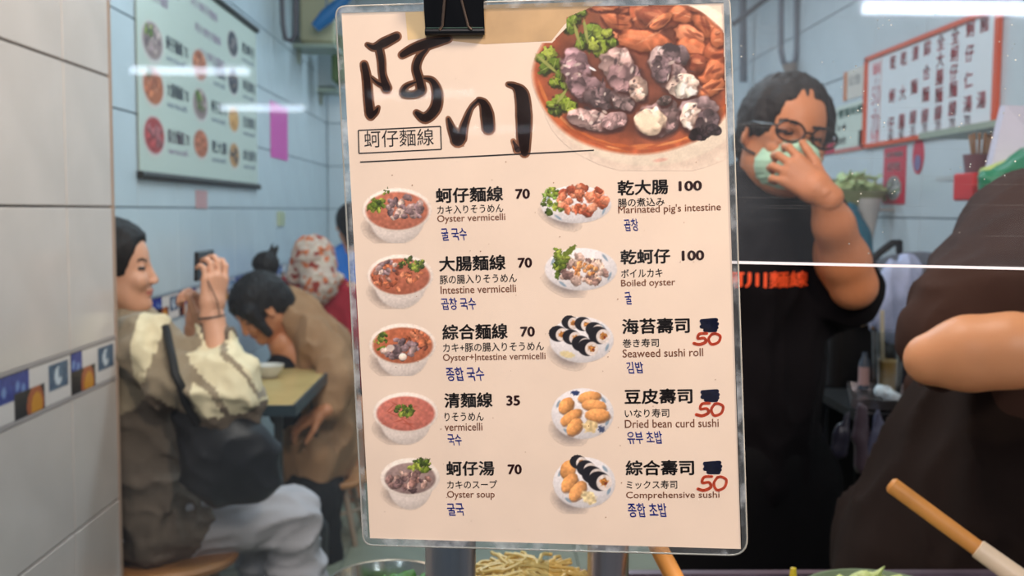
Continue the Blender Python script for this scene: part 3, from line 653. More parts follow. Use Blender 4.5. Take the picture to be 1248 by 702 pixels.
def plate(cx, cy, rx, ry, x0, y0, x1, y1):
    p = Pic(x0, y0, x1, y1, .85); p.ell(cx-rx*.45, cy+ry*.72, rx*.5, ry*.42, (128, 120, 120), .4, soft=.9, op=.75)
    p.ell(cx, cy, rx, ry, (226, 222, 224), soft=.06, shade=.14)
    for t in (.4, 2.2, 3.6, 5.6): p.ell(cx+rx*.86*math.cos(t), cy+ry*.86*math.sin(t), rx*.12, ry*.06, (110, 140, 164), t+1.57, soft=.6, op=.7)
    return p
p, s = bowl(484, 256, 39, 24, 12, (184, 112, 90), 438, 224, 530, 296)
cluster(p, 34, 492, 254, 25, 15, GREY, 3.5, 7, s); cluster(p, 22, 458, 247, 10, 10, LEAF, 2.5, 5, s, jag=.4); cluster(p, 6, 470, 232, 4, 5, LEAF, 1.2, 2.6, None, jag=.4); p.grain(.05, .5); p.build('dish_picture', 'picture of oyster vermicelli')
p, s = bowl(488, 336, 37, 23, 12, (178, 104, 80), 442, 304, 534, 376)
cluster(p, 34, 484, 335, 30, 18, MEAT+[(140, 104, 92)], 2.5, 6, s, asp=.5); cluster(p, 12, 472, 326, 12, 8, GREY, 2.5, 5, s); cluster(p, 26, 503, 322, 15, 8, LEAF, 2, 4.6, None, jag=.4); p.grain(.05, .5); p.build('dish_picture', 'picture of intestine vermicelli')
p, s = bowl(491, 420, 37.5, 23, 12, (180, 104, 74), 445, 390, 536, 458)
cluster(p, 26, 508, 412, 20, 14, MEAT, 3, 6, s); cluster(p, 20, 463, 414, 9, 13, LEAF, 2, 4.4, s, jag=.4); cluster(p, 20, 488, 424, 22, 12, GREY, 3.5, 6.5, s); p.ell(491, 435, 5, 4.5, (232, 214, 200), soft=.2, shade=.3); p.ell(476, 424, 5, 4, (214, 196, 188), soft=.3); p.grain(.05, .5); p.build('dish_picture', 'picture of mixed vermicelli')
p, s = bowl(494.5, 503, 36.5, 22, 12, (196, 116, 102), 448, 474, 540, 542)
for i in range(30): p.ell(494+random.gauss(0, 16), 504+random.gauss(0, 9), random.uniform(5, 12), .8, random.choice([(210, 124, 104), (164, 78, 60)]), random.uniform(-1, 1), soft=.8, clip=s, op=.6)
cluster(p, 26, 493, 500, 11, 7, LEAF, 1.8, 4.2, None, jag=.4); p.grain(.04, .5); p.build('dish_picture', 'picture of plain vermicelli with green garnish')
p, s = bowl(500, 582, 32, 20, 16, (150, 128, 124), 454, 554, 542, 628, 4)
cluster(p, 36, 498, 585, 25, 13, [(128, 100, 96), (104, 82, 82), (164, 134, 124), (86, 68, 70), (178, 150, 138), (140, 106, 98)], 3, 6, s); cluster(p, 22, 513, 568, 15, 8, LEAF, 2.5, 6, None, jag=.35, asp=.5); p.grain(.05, .5); p.build('dish_picture', 'picture of oyster soup')
p = plate(702, 249, 43, 23, 654, 216, 750, 282); cluster(p, 34, 675, 246, 14, 17, LEAF+[(120, 148, 70)], 2.2, 4.6, None, jag=.4); cluster(p, 52, 710, 244, 29, 17, [(186, 112, 84), (164, 88, 62), (206, 140, 112), (144, 72, 52), (196, 124, 96)], 3, 7, None, asp=.7); p.grain(.05, .5); p.build('dish_picture', 'picture of braised intestine with herbs')
p = plate(708, 328, 44, 26, 660, 296, 756, 362); cluster(p, 46, 712, 330, 30, 17, [(170, 146, 136), (140, 112, 104), (196, 174, 160), (114, 90, 86), (182, 150, 132)], 4, 7.5); cluster(p, 18, 712, 328, 14, 8, [(196, 142, 92), (174, 114, 68)], 2, 4)
cluster(p, 26, 682, 318, 9, 17, LEAF, 3, 7, None, jag=.4, asp=.5); p.ell(694, 306, 10, 4, LEAF[0], -.7, soft=.3, jag=.4); p.grain(.05, .5); p.build('dish_picture', 'picture of boiled oysters')
def roll(p, x, y, r, a=.2):
    p.ell(x-r*.45, y-r*.15, r*1.25, r*1.08, (30, 28, 36), a, soft=.12); p.ell(x+r*.12, y, r*.86, r*.90, (226, 214, 208), a, soft=.15, tex=.08); p.ell(x+r*.12, y-r*.05, r*.42, r*.40, (184, 122, 60), a, soft=.4, jag=.4, tex=.4, tsc=.6); p.ell(x+r*.3, y+r*.1, r*.16, r*.16, (124, 56, 40), soft=.4)
p = plate(709, 414, 39, 28, 664, 380, 754, 452)
for x, y, r in ((698, 394, 8), (714, 396, 8), (728, 403, 8.5), (684, 408, 9), (700, 412, 8.5), (734, 410, 10), (712, 420, 9), (720, 425, 9.5)): roll(p, x, y, r)
p.ell(692, 432, 9, 4, (222, 206, 160), .2, soft=.4, jag=.3); p.grain(.04, .5); p.build('dish_picture', 'picture of seaweed sushi rolls')
def inari(p, x, y, rx, ry, a): p.ell(x+1, y+2, rx, ry, (130, 90, 60), a, soft=.2, jag=.08, op=.8); p.ell(x, y, rx, ry, (212, 150, 92), a, soft=.12, jag=.08, shade=.35, tex=.10, tsc=.4)
p = plate(710, 504, 38, 31, 666, 468, 756, 544)
for q in ((690, 494, 11, 8, -.8), (718, 484, 14, 7, -.2), (724, 494, 15, 7, .1), (696, 508, 15, 7, -.6), (728, 506, 15, 8, .0), (700, 520, 12, 8, -.8)): inari(p, *q)
p.ell(719, 520, 9, 8, (226, 200, 150), soft=.3, jag=.3, tex=.2); p.ell(701, 479, 5, 3, (50, 66, 110), soft=.5, jag=.4); p.ell(733, 523, 4, 4, (70, 80, 110), soft=.5, jag=.4); p.grain(.04, .5); p.build('dish_picture', 'picture of dried bean curd sushi')
p = plate(712, 588, 38, 31, 668, 552, 758, 626)
for q in ((692, 572, 9, 12, .4), (694, 588, 13, 8, -.9), (704, 598, 14, 8, -.9)): inari(p, *q)
for x, y, r in ((708, 564, 8), (718, 572, 9), (726, 580, 10), (735, 588, 11)): roll(p, x, y, r)
p.ell(718, 606, 10, 7, (226, 206, 160), .5, soft=.3, jag=.3, tex=.2); p.grain(.04, .5); p.build('dish_picture', 'picture of mixed sushi plate')
# specks and a crease
mb = MB()
for i in range(70):
    x = random.uniform(430, 890); y = random.uniform(60, 650); r = random.uniform(.3, .9); mb.add([mloc(muv(x+r*math.cos(t), y+r*math.sin(t)), .00028) for t in (0, -1.3, -2.5, -3.8, -5)], [(0, 1, 2, 3, 4)])
o = npmesh('specks', mb.V, mb.F, paper, mat('dirt_brown', (150, 112, 84), .7), False); o['kind'] = 'stuff'
# ---- binder clip
clip = empty('binder_clip', tuple(P(555, 20, .56)), 'black binder clip with two wire handles gripping the top edge of the menu', 'clip')
def mw(px, py, off): q = muv(px, py); return CM+RM@np.array((q[0], -off, q[1]))
m_clip = mat('clip_black', (16, 17, 20), .28, metal=.3); m_wire = mat('clip_wire', (150, 128, 112), .25, metal=.9)
for sgn in (1, -1):
    a = [mw(519, -18, .0012 if sgn > 0 else -.0010), mw(591, -19, .0012 if sgn > 0 else -.001), mw(591, 44, .0012 if sgn > 0 else -.001), mw(520, 44.5, .0012 if sgn > 0 else -.001)]
    t_off = .010*sgn
    top = [mw(519, -18, t_off), mw(591, -19, t_off)]; th = -NM*.0006*sgn
    prof = [top[0], top[1], mw(591.5, 36, .0024*sgn), mw(519.5, 36.5, .0024*sgn)]
    V = prof+[v+th for v in prof]; q = MB().add(V, [(0, 3, 2, 1), (4, 5, 6, 7), (0, 1, 5, 4), (1, 2, 6, 5), (2, 3, 7, 6), (3, 0, 4, 7)])
    l0, l1 = mw(519.5, 40, .0026*sgn), mw(591.5, 39.5, .0026*sgn); q.tube([l0, l1], .0020, 10); q.build('jaw', m_clip, clip)
    h0, h1 = mw(519, -19, 0), mw(591, -20, 0)
    wy = .0052*sgn
    MB().tube([mw(537, 38, wy*.9), mw(541, 34, wy), mw(546.5, -6, wy+.006*sgn), mw(547, -45, wy+.009*sgn), mw(562, -46, wy+.009*sgn), mw(563, -6, wy+.006*sgn), mw(572, 34, wy), mw(576, 38, wy*.9)], .00075, 8).build('wire_handle', m_wire, clip, True)
MB().tube([mw(520, -19, 0), mw(591, -20, 0)], .0098, 16).build('spine', m_clip, clip, True)
o = MB().tube([mw(521, 35.6, .0034), mw(590, 35.2, .0034)], .0003, 6).build('bevel_highlight', mat('clip_highlight', (96, 124, 112), .3, metal=.6), clip)  # lighter line stands in for the glint along the lower bevel
# ================================================================ people
m_skin = mat('skin_light', (214, 158, 128), .5, var=.05, scale=20, sss=.08); m_skin2 = mat('skin_tan', (196, 128, 88), .5, var=.06, scale=20, sss=.08)
m_skin3 = mat('skin_warm', (214, 150, 104), .45, var=.05, scale=16, sss=.08)
m_lip = mat('lips', (190, 116, 104), .5); m_hairb = mat('hair_black', (26, 21, 21), .62, var=.35, scale=60, bump=.3, spec=.3); m_brow = mat('brow_dark', (52, 38, 34), .6)
m_lip2 = mat('lips_tan', (160, 92, 78), .45)
def person(loc, label): return empty('person', tuple(loc), label, 'person', None)
def frameX(fwd, up=(0, 0, 1)):
    x = np.array(fwd, float); x /= np.linalg.norm(x); z = np.array(up, float); z = z-x*(z@x); z /= np.linalg.norm(z); return np.stack([x, np.cross(z, x), z], 1)
# ---- seated woman with a phone
w1 = person((P(185, 650, 2.62)[0], 2.66, 0), 'seated woman in a taupe and cream jacket holding up a phone with both hands')
H = Field(.0035); hc = P(140, 327, 2.63); Rh = frameX((1, .10, .0), (-.04, 0, 1)); H.frame(hc, Rh, 1.0); head_prims(H); fm = face_mats(H); headm = H.mesh()
mids = [m_skin, m_lip, m_brow]
Bd = Field(.009); neck = P(135, 395, 2.64); hip = P(186, 628, 2.66); sh_n = P(190, 424, 2.50); sh_f = P(178, 424, 2.80); el_n = P(276, 480, 2.45); wr_n = P(260, 388, 2.50)
el_f = P(262, 470, 2.80); wr_f = P(238, 402, 2.68)
Bd.chain([neck, P(160, 470, 2.65), P(178, 560, 2.65), hip], [.055, .10, .10, .11], .05)
Bd.chain([sh_n, el_n, wr_n], [.05, .04, .026], .03); Bd.chain([sh_f, el_f, wr_f], [.05, .04, .026], .03)
kn = P(352, 629, 2.78); kf = P(322, 634, 2.92)
Bd.chain([hip, kn, P(352, 735, 2.78), P(352, 800, 2.80)], [.085, .06, .05, .04], .03); Bd.chain([hip+(0, .12, 0), kf, P(318, 735, 2.95), P(318, 780, 2.98)], [.085, .06, .05, .04], .03)
Hd = Field(.0032); hand(Hd, P(258, 378, 2.50), (.12, .10, 1), (.75, -.60, 0), -1, (.25, .65, .55), .10, .95, (.75, .55, -.55))
hand(Hd, P(238, 398, 2.67), (.12, -.10, 1), (.70, .70, 0), 1, (.95, .9, .6), .06, .92, (.85, .35, -.5))
fa = Field(.0045); fa.chain([el_n*.5+wr_n*.5, wr_n, P(258, 378, 2.50)], [.034, .026, .025], .01); fa.chain([el_f*.5+wr_f*.5, wr_f, P(238, 398, 2.67)], [.034, .026, .025], .01)
skin('body', [headm, Bd.mesh(), Hd.mesh(), fa.mesh()], w1, mids, lambda C: np.where(np.linalg.norm(C-hc, axis=1) < .14, fm(C), 0))
# hair: swept back and tied
Hr = Field(.004); Hr.frame(hc, Rh); Hr.ell((-.013, 0, .034), (.105, .084, .097), k=.01); Hr.ell((-.085, 0, -.02), (.045, .062, .07), k=.03); Hr.ell((-.13, 0, -.01), (.035, .035, .045), k=.02)
Hr.ell((.275, 0, -.069), (.25, .25, .25), k=.008, op='s'); Hr.ell((-.03, 0, -.14), (.10, .13, .07), k=.01, op='s'); Hr.noise = folds(.003, 70, (1, 1, .25), 3)
skin('hair', Hr.mesh(), w1, m_hairb)
# jacket
m_taupe = mat('jacket_taupe', (150, 134, 112), .85, var=.10, scale=14, sheen=.2); m_cream = mat('jacket_cream', (226, 212, 178), .85, var=.06, scale=14); m_taupd = mat('jacket_dark', (112, 98, 86), .85, var=.12, scale=14)
J = Field(.008)
J.chain([P(150, 425, 2.65), P(156, 475, 2.65), P(172, 560, 2.66), P(192, 622, 2.67)], [.115, .165, .165, .150], .05)
J.cap(P(160, 412, 2.52), P(160, 412, 2.80), .055, k=.05)
J.cap(sh_n+(-.02, 0, 0), P(222, 462, 2.46), .080, .070, .04); J.cap(P(222, 462, 2.46), el_n, .072, .078, .04)
J.cap(el_n, P(288, 455, 2.46), .070, .058, .04); J.cap(P(288, 455, 2.46), P(272, 418, 2.49), .056, .036, .03); J.cap(P(276, 418, 2.49), P(266, 400, 2.50), .037, .034, .012)
J.cap(sh_f, el_f, .07, .06, .04); J.cap(el_f, P(244, 424, 2.70), .055, .036, .03)
J.cap(P(190, 622, 2.66), P(250, 632, 2.70), .135, .09, .06)
fj = folds(.012, 11, (1, .7, 1), 4); fj2 = folds(.005, 24, (1, 1, 1), 11); RF = roty(.7); fj3 = folds(.012, 15, (1, .6, .35), 17); J.noise = lambda Q: fj(Q)*np.clip((Q[:, 0]+1.05)*5, .4, 1)+fj2(Q)+fj3(Q@RF.T)*np.clip((Q[:, 0]+.86)*12, 0, 1)
sA = (sh_n+P(205, 440, 2.47))/2
def jm(C):
    mi = np.zeros(len(C), int)
    t = (C-sh_n)@((el_n-sh_n)/np.linalg.norm(el_n-sh_n)); near = C[:, 1] < 2.60
    mi[near & (C[:, 0] > P(176, 430, 2.5)[0]) & (C[:, 0] < P(200, 430, 2.5)[0]-(P(0, 430, 2.5)[2]-C[:, 2])*.25) & (C[:, 2] > P(0, 458, 2.5)[2])] = 1
    cx, cz = P(243, 430, 2.45)[0], P(0, 515, 2.45)[2]
    d = np.linalg.norm((C-P(296, 448, 2.46))*np.array((1, .4, 1)), axis=1)
    nn = vnoise(C*14, 6)
    mi[near & (C[:, 0] > cx+(nn-.5)*.06) & (C[:, 2] > cz+(C[:, 0]-cx)*.35+(nn-.5)*.04)] = 1
    sl = near & (mi == 1) & (C[:, 0] > cx); ss = (C[:, 0]-cx)/.17; uu = (C[:, 2]-cz)/.22; dd = ss+uu*.9+(nn-.5)*.3; mi[sl & (((dd > .50) & (dd < .62)) | (uu < .12) | ((dd > 1.12) & (dd < 1.2)))] = 0  # taupe bands colour crease shade into the cream sleeve
    cuff = near & (np.linalg.norm(C-P(268, 402, 2.5), axis=1) < .048) ; mi[cuff] = 2
    mi[(mi == 0) & (C[:, 2] < P(0, 478, 2.6)[2]+.03*np.sin(C[:, 0]*30)) ] = 2  # darker taupe low on the torso, partly shading put into the colour
    return mi
from mathutils.bvhtree import BVHTree
JK = skin('jacket', J.mesh(), w1, [m_taupe, m_cream, m_taupd], jm)
JK_BVH = BVHTree.FromPolygons([tuple(v.co) for v in JK.data.vertices], [tuple(p.vertices) for p in JK.data.polygons])
C_ = Field(.006); C_.chain([P(128, 388, 2.64), P(133, 405, 2.64)], [.080, .10], .02); C_.frame((0, 0, 0)); C_.ell(P(168, 382, 2.64), (.055, .09, .035), k=.02, op='s'); skin('collar', C_.mesh(), w1, mat('collar_white', (236, 226, 204), .85))
# trousers
T = Field(.008); T.chain([hip+(0, -.01, .01), P(262, 628, 2.70), kn], [.125, .098, .076], .04); T.chain([kn+(.006, 0, -.01), P(362, 700, 2.78), P(352, 790, 2.79)], [.078, .072, .075], .02)
T.chain([hip+(.02, .12, 0), kf], [.115, .075], .04); T.chain([kf, P(320, 790, 2.95)], [.074, .074], .03); T.noise = lambda Q, f=folds(.014, 10, (.6, 1, 1.4), 8): f(Q)
skin('trousers', T.mesh(), w1, mat('trousers_grey', (172, 168, 172), .85, var=.06, scale=14))
for a, yy in ((P(352, 800, 2.79), 2.79), (P(320, 790, 2.95), 2.95)):
    Sh = Field(.007); Sh.cap((a[0]-.02, yy, .045), (a[0]+.15, yy, .035), .042, .034, .01); skin('shoe', Sh.mesh(), w1, mat('shoe_white', (205, 200, 195), .6))
q = MB(); c = P(258, 386, 2.5); q.tube([c+.030*np.array((math.cos(t), math.sin(t), .12*math.cos(t))) for t in np.linspace(0, 6.283, 20)], .0028, 6); q.build('bracelet', mat('bracelet_dark', (40, 34, 32), .5), w1, True)
ph = empty('smartphone', tuple(P(249, 322, 2.57)), 'dark phone seen edge-on in the hands of the woman in the cream and taupe jacket', 'phone')
MB().box(P(249, 323, 2.585), (.009, .150, .074), roty(.04), .003).build('case', mat('phone_black', (22, 22, 26), .3), ph)
MB().box(P(249, 323, 2.585)+(-.0052, 0, 0), (.0012, .140, .068), roty(.04)).build('screen', mat('phone_screen', (50, 54, 62), .1), ph)
q = MB(); q.tube([P(249, 332, 2.50), P(256, 348, 2.47), P(264, 365, 2.465), P(268, 384, 2.47)], .0016, 6); q.build('wrist_cord', mat('cord_black', (24, 22, 22), .6), ph, True)
# shoulder bag
bag = empty('shoulder_bag', tuple(P(275, 600, 2.50)), 'soft black shoulder bag hanging at the side of the woman holding up a phone', 'bag')
G = Field(.008); G.chain([P(262, 530, 2.47), P(272, 552, 2.45), P(300, 562, 2.46)], [.075, .100, .080], .06, flat=((0, 1, 0), .62)); G.cap(P(266, 588, 2.47), P(312, 586, 2.47), .045, .045, .05, flat=((0, 1, 0), .8)); G.cap(P(235, 500, 2.45), P(300, 535, 2.45), .04, .05, .05)
G.noise = folds(.010, 9, (1, .6, 1), 21); skin('pouch', G.mesh(), bag, mat('bag_black', (24, 26, 32), .5, var=.2, scale=12))
q = MB(); pr = []
for (x, y) in ((203, 398), (205, 402), (207, 412), (209, 424), (212, 440), (215, 455), (220, 470), (227, 488), (234, 502), (242, 515)):
    d_ = P(x, y, 2.0)-CAM; h_ = JK_BVH.ray_cast(Vector(CAM), Vector(d_).normalized()); pt = np.array(h_[0]) if h_[0] is not None and h_[0][1] < 2.62 else P(x, y, 2.44); pr.append(pt)
for i in range(1, len(pr)-1): pr[i][1] = (pr[i-1][1]+pr[i][1]*2+pr[i+1][1])/4
pr = [p_+np.array((0, -.010, 0)) for p_ in pr]
q.tube(pr, .0105, 8); q.build('strap', mat('strap_black', (12, 12, 14), .6), bag, True)
# ---- stool
def stool(px, py, Y, label):
    c = P(px, py, Y); s = empty('round_stool', (c[0], c[1], 0), label, 'stool'); z = c[2]
    MB().lathe((c[0], c[1], 0), [(0, z-.028), (.165, z-.028), (.178, z-.02), (.18, z-.008), (.172, z), (0, z)], 36).build('seat', mat('stool_wood', (172, 116, 66), .4, var=.15, scale=8), s, True)
    for k in range(4):
        t = .785+k*1.571; MB().tube([(c[0]+.12*math.cos(t), c[1]+.12*math.sin(t), z-.024), (c[0]+.19*math.cos(t), c[1]+.19*math.sin(t), 0)], [.014, .011], 10).build('leg', mat('stool_leg', (150, 128, 108), .4), s, True)
    MB().tube([(c[0]+.15*math.cos(t), c[1]+.15*math.sin(t), z*.5) for t in np.linspace(0, 6.283, 25)], .007, 8).build('ring', mat('stool_leg', (0, 0, 0)), s, True)
stool(206, 673, 2.66, 'round wooden stool under the woman in grey trousers')
stool(398, 578, 4.18, 'round stool under the woman bending over the table')
# ---- table
tb = empty('dining_table', (P(330, 470, 3.6)[0], 3.58, 0), 'small tan table with a dark edge against the tiled wall between the two seated women', 'table')
z = P(357, 494, 3.16)[2]; x1 = P(357, 494, 3.16)[0]; x0 = XL+.015; y0_, y1_ = 3.16, 3.97
MB().box(((x0+x1)/2, (y0_+y1_)/2, z-.012), (x1-x0, y1_-y0_, .02)).build('tabletop', mat('table_tan', (196, 166, 108), .25, var=.12, scale=6), tb)
MB().box(((x0+x1)/2, y0_-.006, z-.016), (x1-x0+.02, .012, .034)).box((x1+.005, (y0_+y1_)/2, z-.016), (.012, y1_-y0_+.02, .034)).build('edge_band', mat('table_edge', (34, 52, 60), .4), tb)
for x in (x0+.05, x1-.06):
    for y in (y0_+.07, y1_-.07): MB().tube([(x, y, 0), (x, y, z-.02)], .014, 10).build('leg', mat('table_leg', (60, 58, 56), .4, metal=.6), tb, True)
cp = P(300, 462, 3.35); cup = empty('condiment_bowl', (cp[0], cp[1], z), 'small pale bowl at the back of the tan table', 'bowl')
MB().lathe((cp[0], cp[1]+.35, z), [(0, .002), (.03, .002), (.05, .03), (.055, .045), (.05, .045), (.03, .01), (0, .008)], 24).build('rim_body', mat('porcelain', (205, 200, 190), .2), cup, True)
# ---- woman bending over the table
PP = lambda x, y, Y: P(x, y, Y+.30)
w2 = person((PP(395, 600, 3.78)[0], 4.1, 0), 'woman with a black top bun in a light brown coat bending over the table')
hc2 = PP(316, 376, 3.66); Rh2 = frameX((-.62, -.42, -.66), (-.45, -.30, .62)); H = Field(.0045); H.frame(hc2, Rh2, 1.05); head_prims(H); fm2 = face_mats(H)
Bd = Field(.010); hip2 = PP(392, 548, 3.80); ch2 = PP(378, 452, 3.76)
Bd.chain([PP(345, 418, 3.70), ch2, hip2], [.06, .12, .13], .06); Bd.chain([PP(380, 416, 3.68), PP(409, 460, 3.60), PP(402, 496, 3.50)], [.042, .036, .03], .03)
k2 = PP(352, 560, 3.62); Bd.chain([hip2, k2, PP(372, 680, 3.55), PP(380, 708, 3.58)], [.09, .06, .045, .04], .03)
Hd = Field(.0045); hand(Hd, PP(392, 503, 3.44), (-1, -.1, -.55), (0, -.3, 1), 1, (.3, .5, .4)); 
ff = Field(.006); ff.chain([PP(404, 492, 3.52), PP(392, 503, 3.44)], [.034, .027], .01)
skin('body', [H.mesh(), Bd.mesh(), Hd.mesh(), ff.mesh()], w2, [m_skin2, m_lip2, m_brow], lambda C: np.where(np.linalg.norm(C-hc2, axis=1) < .14, fm2(C), 0))
Hr = Field(.005); Hr.frame(hc2, Rh2, 1.06); Hr.ell((-.020, 0, .034), (.108, .088, .094), k=.01); Hr.ell((-.07, 0, -.02), (.06, .078, .075), k=.03)
for sg in (1, -1): Hr.cap((.05, sg*.066, .04), (.050, sg*.074, -.065), .024, .014, .02)
Hr.ell((.112, 0, -.028), (.062, .060, .088), k=.010, op='s'); Hr.noise = folds(.004, 60, (1, 1, .3), 5); Hr.frame((0, 0, 0))
Hr.ell(PP(324, 322, 3.80), (.052, .05, .050), k=.02); Hr.cap(PP(330, 325, 3.8), PP(338, 300, 3.82), .012, .005, .01); Hr.cap(PP(328, 318, 3.8), PP(331, 297, 3.82), .010, .004, .01); Hr.cap(PP(322, 338, 3.78), PP(324, 330, 3.8), .04, .03, .02)
skin('hair', Hr.mesh(), w2, m_hairb)
m_coat = mat('coat_brown', (158, 120, 88), .9, var=.08, scale=12)
J = Field(.009); J.chain([PP(358, 392, 3.74), PP(378, 424, 3.78), PP(384, 480, 3.80), PP(390, 548, 3.82)], [.100, .148, .150, .150], .05)
J.cap(PP(386, 408, 3.63), PP(411, 460, 3.56), .075, .066, .04); J.cap(PP(411, 464, 3.55), PP(400, 494, 3.50), .066, .056, .03); J.cap(PP(354, 366, 3.77), PP(374, 388, 3.78), .050, .075, .04); J.cap(PP(352, 378, 3.76), PP(366, 392, 3.78), .055, .08, .04)
J.chain([PP(392, 530, 3.76), PP(372, 560, 3.62), PP(376, 592, 3.60)], [.13, .09, .075], .05); J.noise = folds(.016, 10, (1, 1, .5), 31)
J.ell(PP(330, 430, 3.58), (.085, .12, .13), k=.02, op='s')
skin('coat', J.mesh(), w2, [m_coat])
J = Field(.008); J.chain([PP(346, 452, 3.68), PP(352, 500, 3.70)], [.075, .08], .03); skin('top', J.mesh(), w2, mat('top_black', (24, 22, 26), .8))
J = Field(.009); J.chain([PP(372, 562, 3.66), PP(376, 610, 3.58), PP(392, 690, 3.60)], [.09, .100, .078], .04); J.chain([hip2+(0, .1, 0), PP(392, 600, 3.76), PP(400, 690, 3.76)], [.10, .085, .06], .04); J.noise = folds(.012, 10, (1, 1, .5), 33)
skin('trousers', J.mesh(), w2, mat('trousers_black', (17, 17, 20), .85))
for yy, xx in ((3.6, 392), (3.76, 400)):
    a = PP(xx, 700, yy); J = Field(.008); J.cap((a[0]-.0, yy, .05), (a[0]-.13, yy-.05, .038), .042, .034, .01); J.cap((a[0], yy, .05), (a[0], yy, .16), .045, .05, .02); skin('shoe', J.mesh(), w2, mat('shoe_black', (24, 24, 26), .5))
# ---- diner in red with a headscarf
w3 = person((P(392, 500, 4.9)[0], 4.9, 0), 'diner in a dark red top and patterned headscarf, seen from behind beyond the brown coat')
Bd = Field(.011); Bd.chain([P(385, 330, 4.86), P(392, 380, 4.9), P(398, 470, 4.95)], [.06, .13, .14], .06); Bd.chain([P(398, 480, 4.95), P(430, 500, 4.7), P(430, 600, 4.7)], [.10, .07, .05], .03); hc3 = P(380, 318, 4.80)
Bd.chain([P(428, 356, 4.9), P(432, 410, 4.86), P(415, 440, 4.6)], [.05, .04, .03], .03)
H = Field(.006); H.frame(hc3, frameX((-.5, .8, -.15))); head_prims(H); skin('body', [Bd.mesh(), H.mesh()], w3, [m_skin2])
J = Field(.010); J.chain([P(383, 352, 4.88), P(388, 392, 4.92), P(400, 470, 4.96)], [.11, .165, .165], .06); J.cap(P(362, 356, 4.86), P(424, 366, 4.9), .075, .085, .05); J.cap(P(424, 370, 4.88), P(432, 420, 4.8), .08, .07, .04); J.cap(P(360, 358, 4.86), P(352, 410, 4.8), .07, .06, .04); J.noise = folds(.016, 9, (1, 1, .5), 41)
skin('top', J.mesh(), w3, mat('top_red', (150, 26, 40), .85, var=.1, scale=12))
J = Field(.007); J.frame(hc3, frameX((-.5, .8, -.15))); J.ell((-.015, 0, .02), (.115, .092, .100), k=.02); J.cap((-.05, 0, -.02), (-.08, 0, -.12), .085, .085, .03); J.ell((.14, 0, -.04), (.06, .06, .07), k=.01, op='s'); J.frame((0, 0, 0)); J.cap(P(362, 334, 4.80), P(408, 340, 4.82), .05, .04, .05); J.noise = folds(.008, 20, (1, 1, 1), 43)
ms = mat('scarf_pattern', (216, 190, 168), .8); nt = ms.node_tree; v = nt.nodes.new('ShaderNodeTexVoronoi'); v.inputs['Scale'].default_value = 44; r = nt.nodes.new('ShaderNodeValToRGB'); r.color_ramp.interpolation = 'CONSTANT'
tcn = nt.nodes.new('ShaderNodeTexCoord'); nt.links.new(tcn.outputs['Object'], v.inputs['Vector']); sepn = nt.nodes.new('ShaderNodeSeparateColor'); nt.links.new(v.outputs['Color'], sepn.inputs[0]); nt.links.new(sepn.outputs[0], r.inputs[0])
els = r.color_ramp.elements; els[0].color = tuple(lin((200, 176, 160)))+(1,); els[1].position = .5; els[1].color = tuple(lin((206, 112, 72)))+(1,); e = els.new(.7); e.color = tuple(lin((150, 60, 50)))+(1,); e = els.new(.8); e.color = tuple(lin((206, 184, 166)))+(1,)
nt.links.new(r.outputs[0], nt.nodes['Principled BSDF'].inputs['Base Color']); skin('headscarf', J.mesh(), w3, ms)
J = Field(.010); J.chain([P(398, 480, 4.98), P(425, 500, 4.8), P(425, 585, 4.8)], [.15, .10, .08], .05); skin('trousers', J.mesh(), w3, mat('trousers_black', (17, 17, 20), .85))
# ---- diner in blue
w4 = person((P(430, 480, 5.8)[0], 5.8, 0), 'black-haired diner in a bright blue jacket, mostly hidden by the menu')
Bd = Field(.012); Bd.chain([P(430, 300, 5.8), P(430, 360, 5.8), P(430, 430, 5.8)], [.06, .13, .14], .06); Bd.chain([P(430, 440, 5.8), P(430, 450, 5.4), P(430, 540, 5.4)], [.10, .07, .05], .03); hc4 = P(428, 274, 5.8)
H = Field(.006); H.frame(hc4, frameX((-.3, .9, 0))); head_prims(H); skin('body', [Bd.mesh(), H.mesh()], w4, [m_skin2])
J = Field(.010); J.chain([P(430, 318, 5.8), P(432, 350, 5.8), P(434, 430, 5.82)], [.10, .16, .17], .06); J.cap(P(412, 322, 5.8), P(455, 322, 5.8), .08, .08, .05); J.cap(P(410, 325, 5.8), P(404, 380, 5.75), .075, .06, .04); J.noise = folds(.014, 9, (1, 1, .5), 51); skin('jacket', J.mesh(), w4, mat('jacket_blue', (36, 110, 190), .7, var=.08, scale=10))
J = Field(.006); J.frame(hc4, frameX((-.3, .9, 0))); J.ell((-.018, 0, .03), (.108, .090, .098), k=.02); J.cap((-.06, 0, -.03), (-.08, 0, -.08), .06, .05, .03); J.ell((.12, 0, -.04), (.07, .09, .09), k=.01, op='s'); skin('hair', J.mesh(), w4, m_hairb)
J = Field(.010); J.chain([P(432, 440, 5.82), P(430, 450, 5.5), P(430, 560, 5.5)], [.16, .10, .08], .05); skin('trousers', J.mesh(), w4, mat('trousers_black', (17, 17, 20), .85))
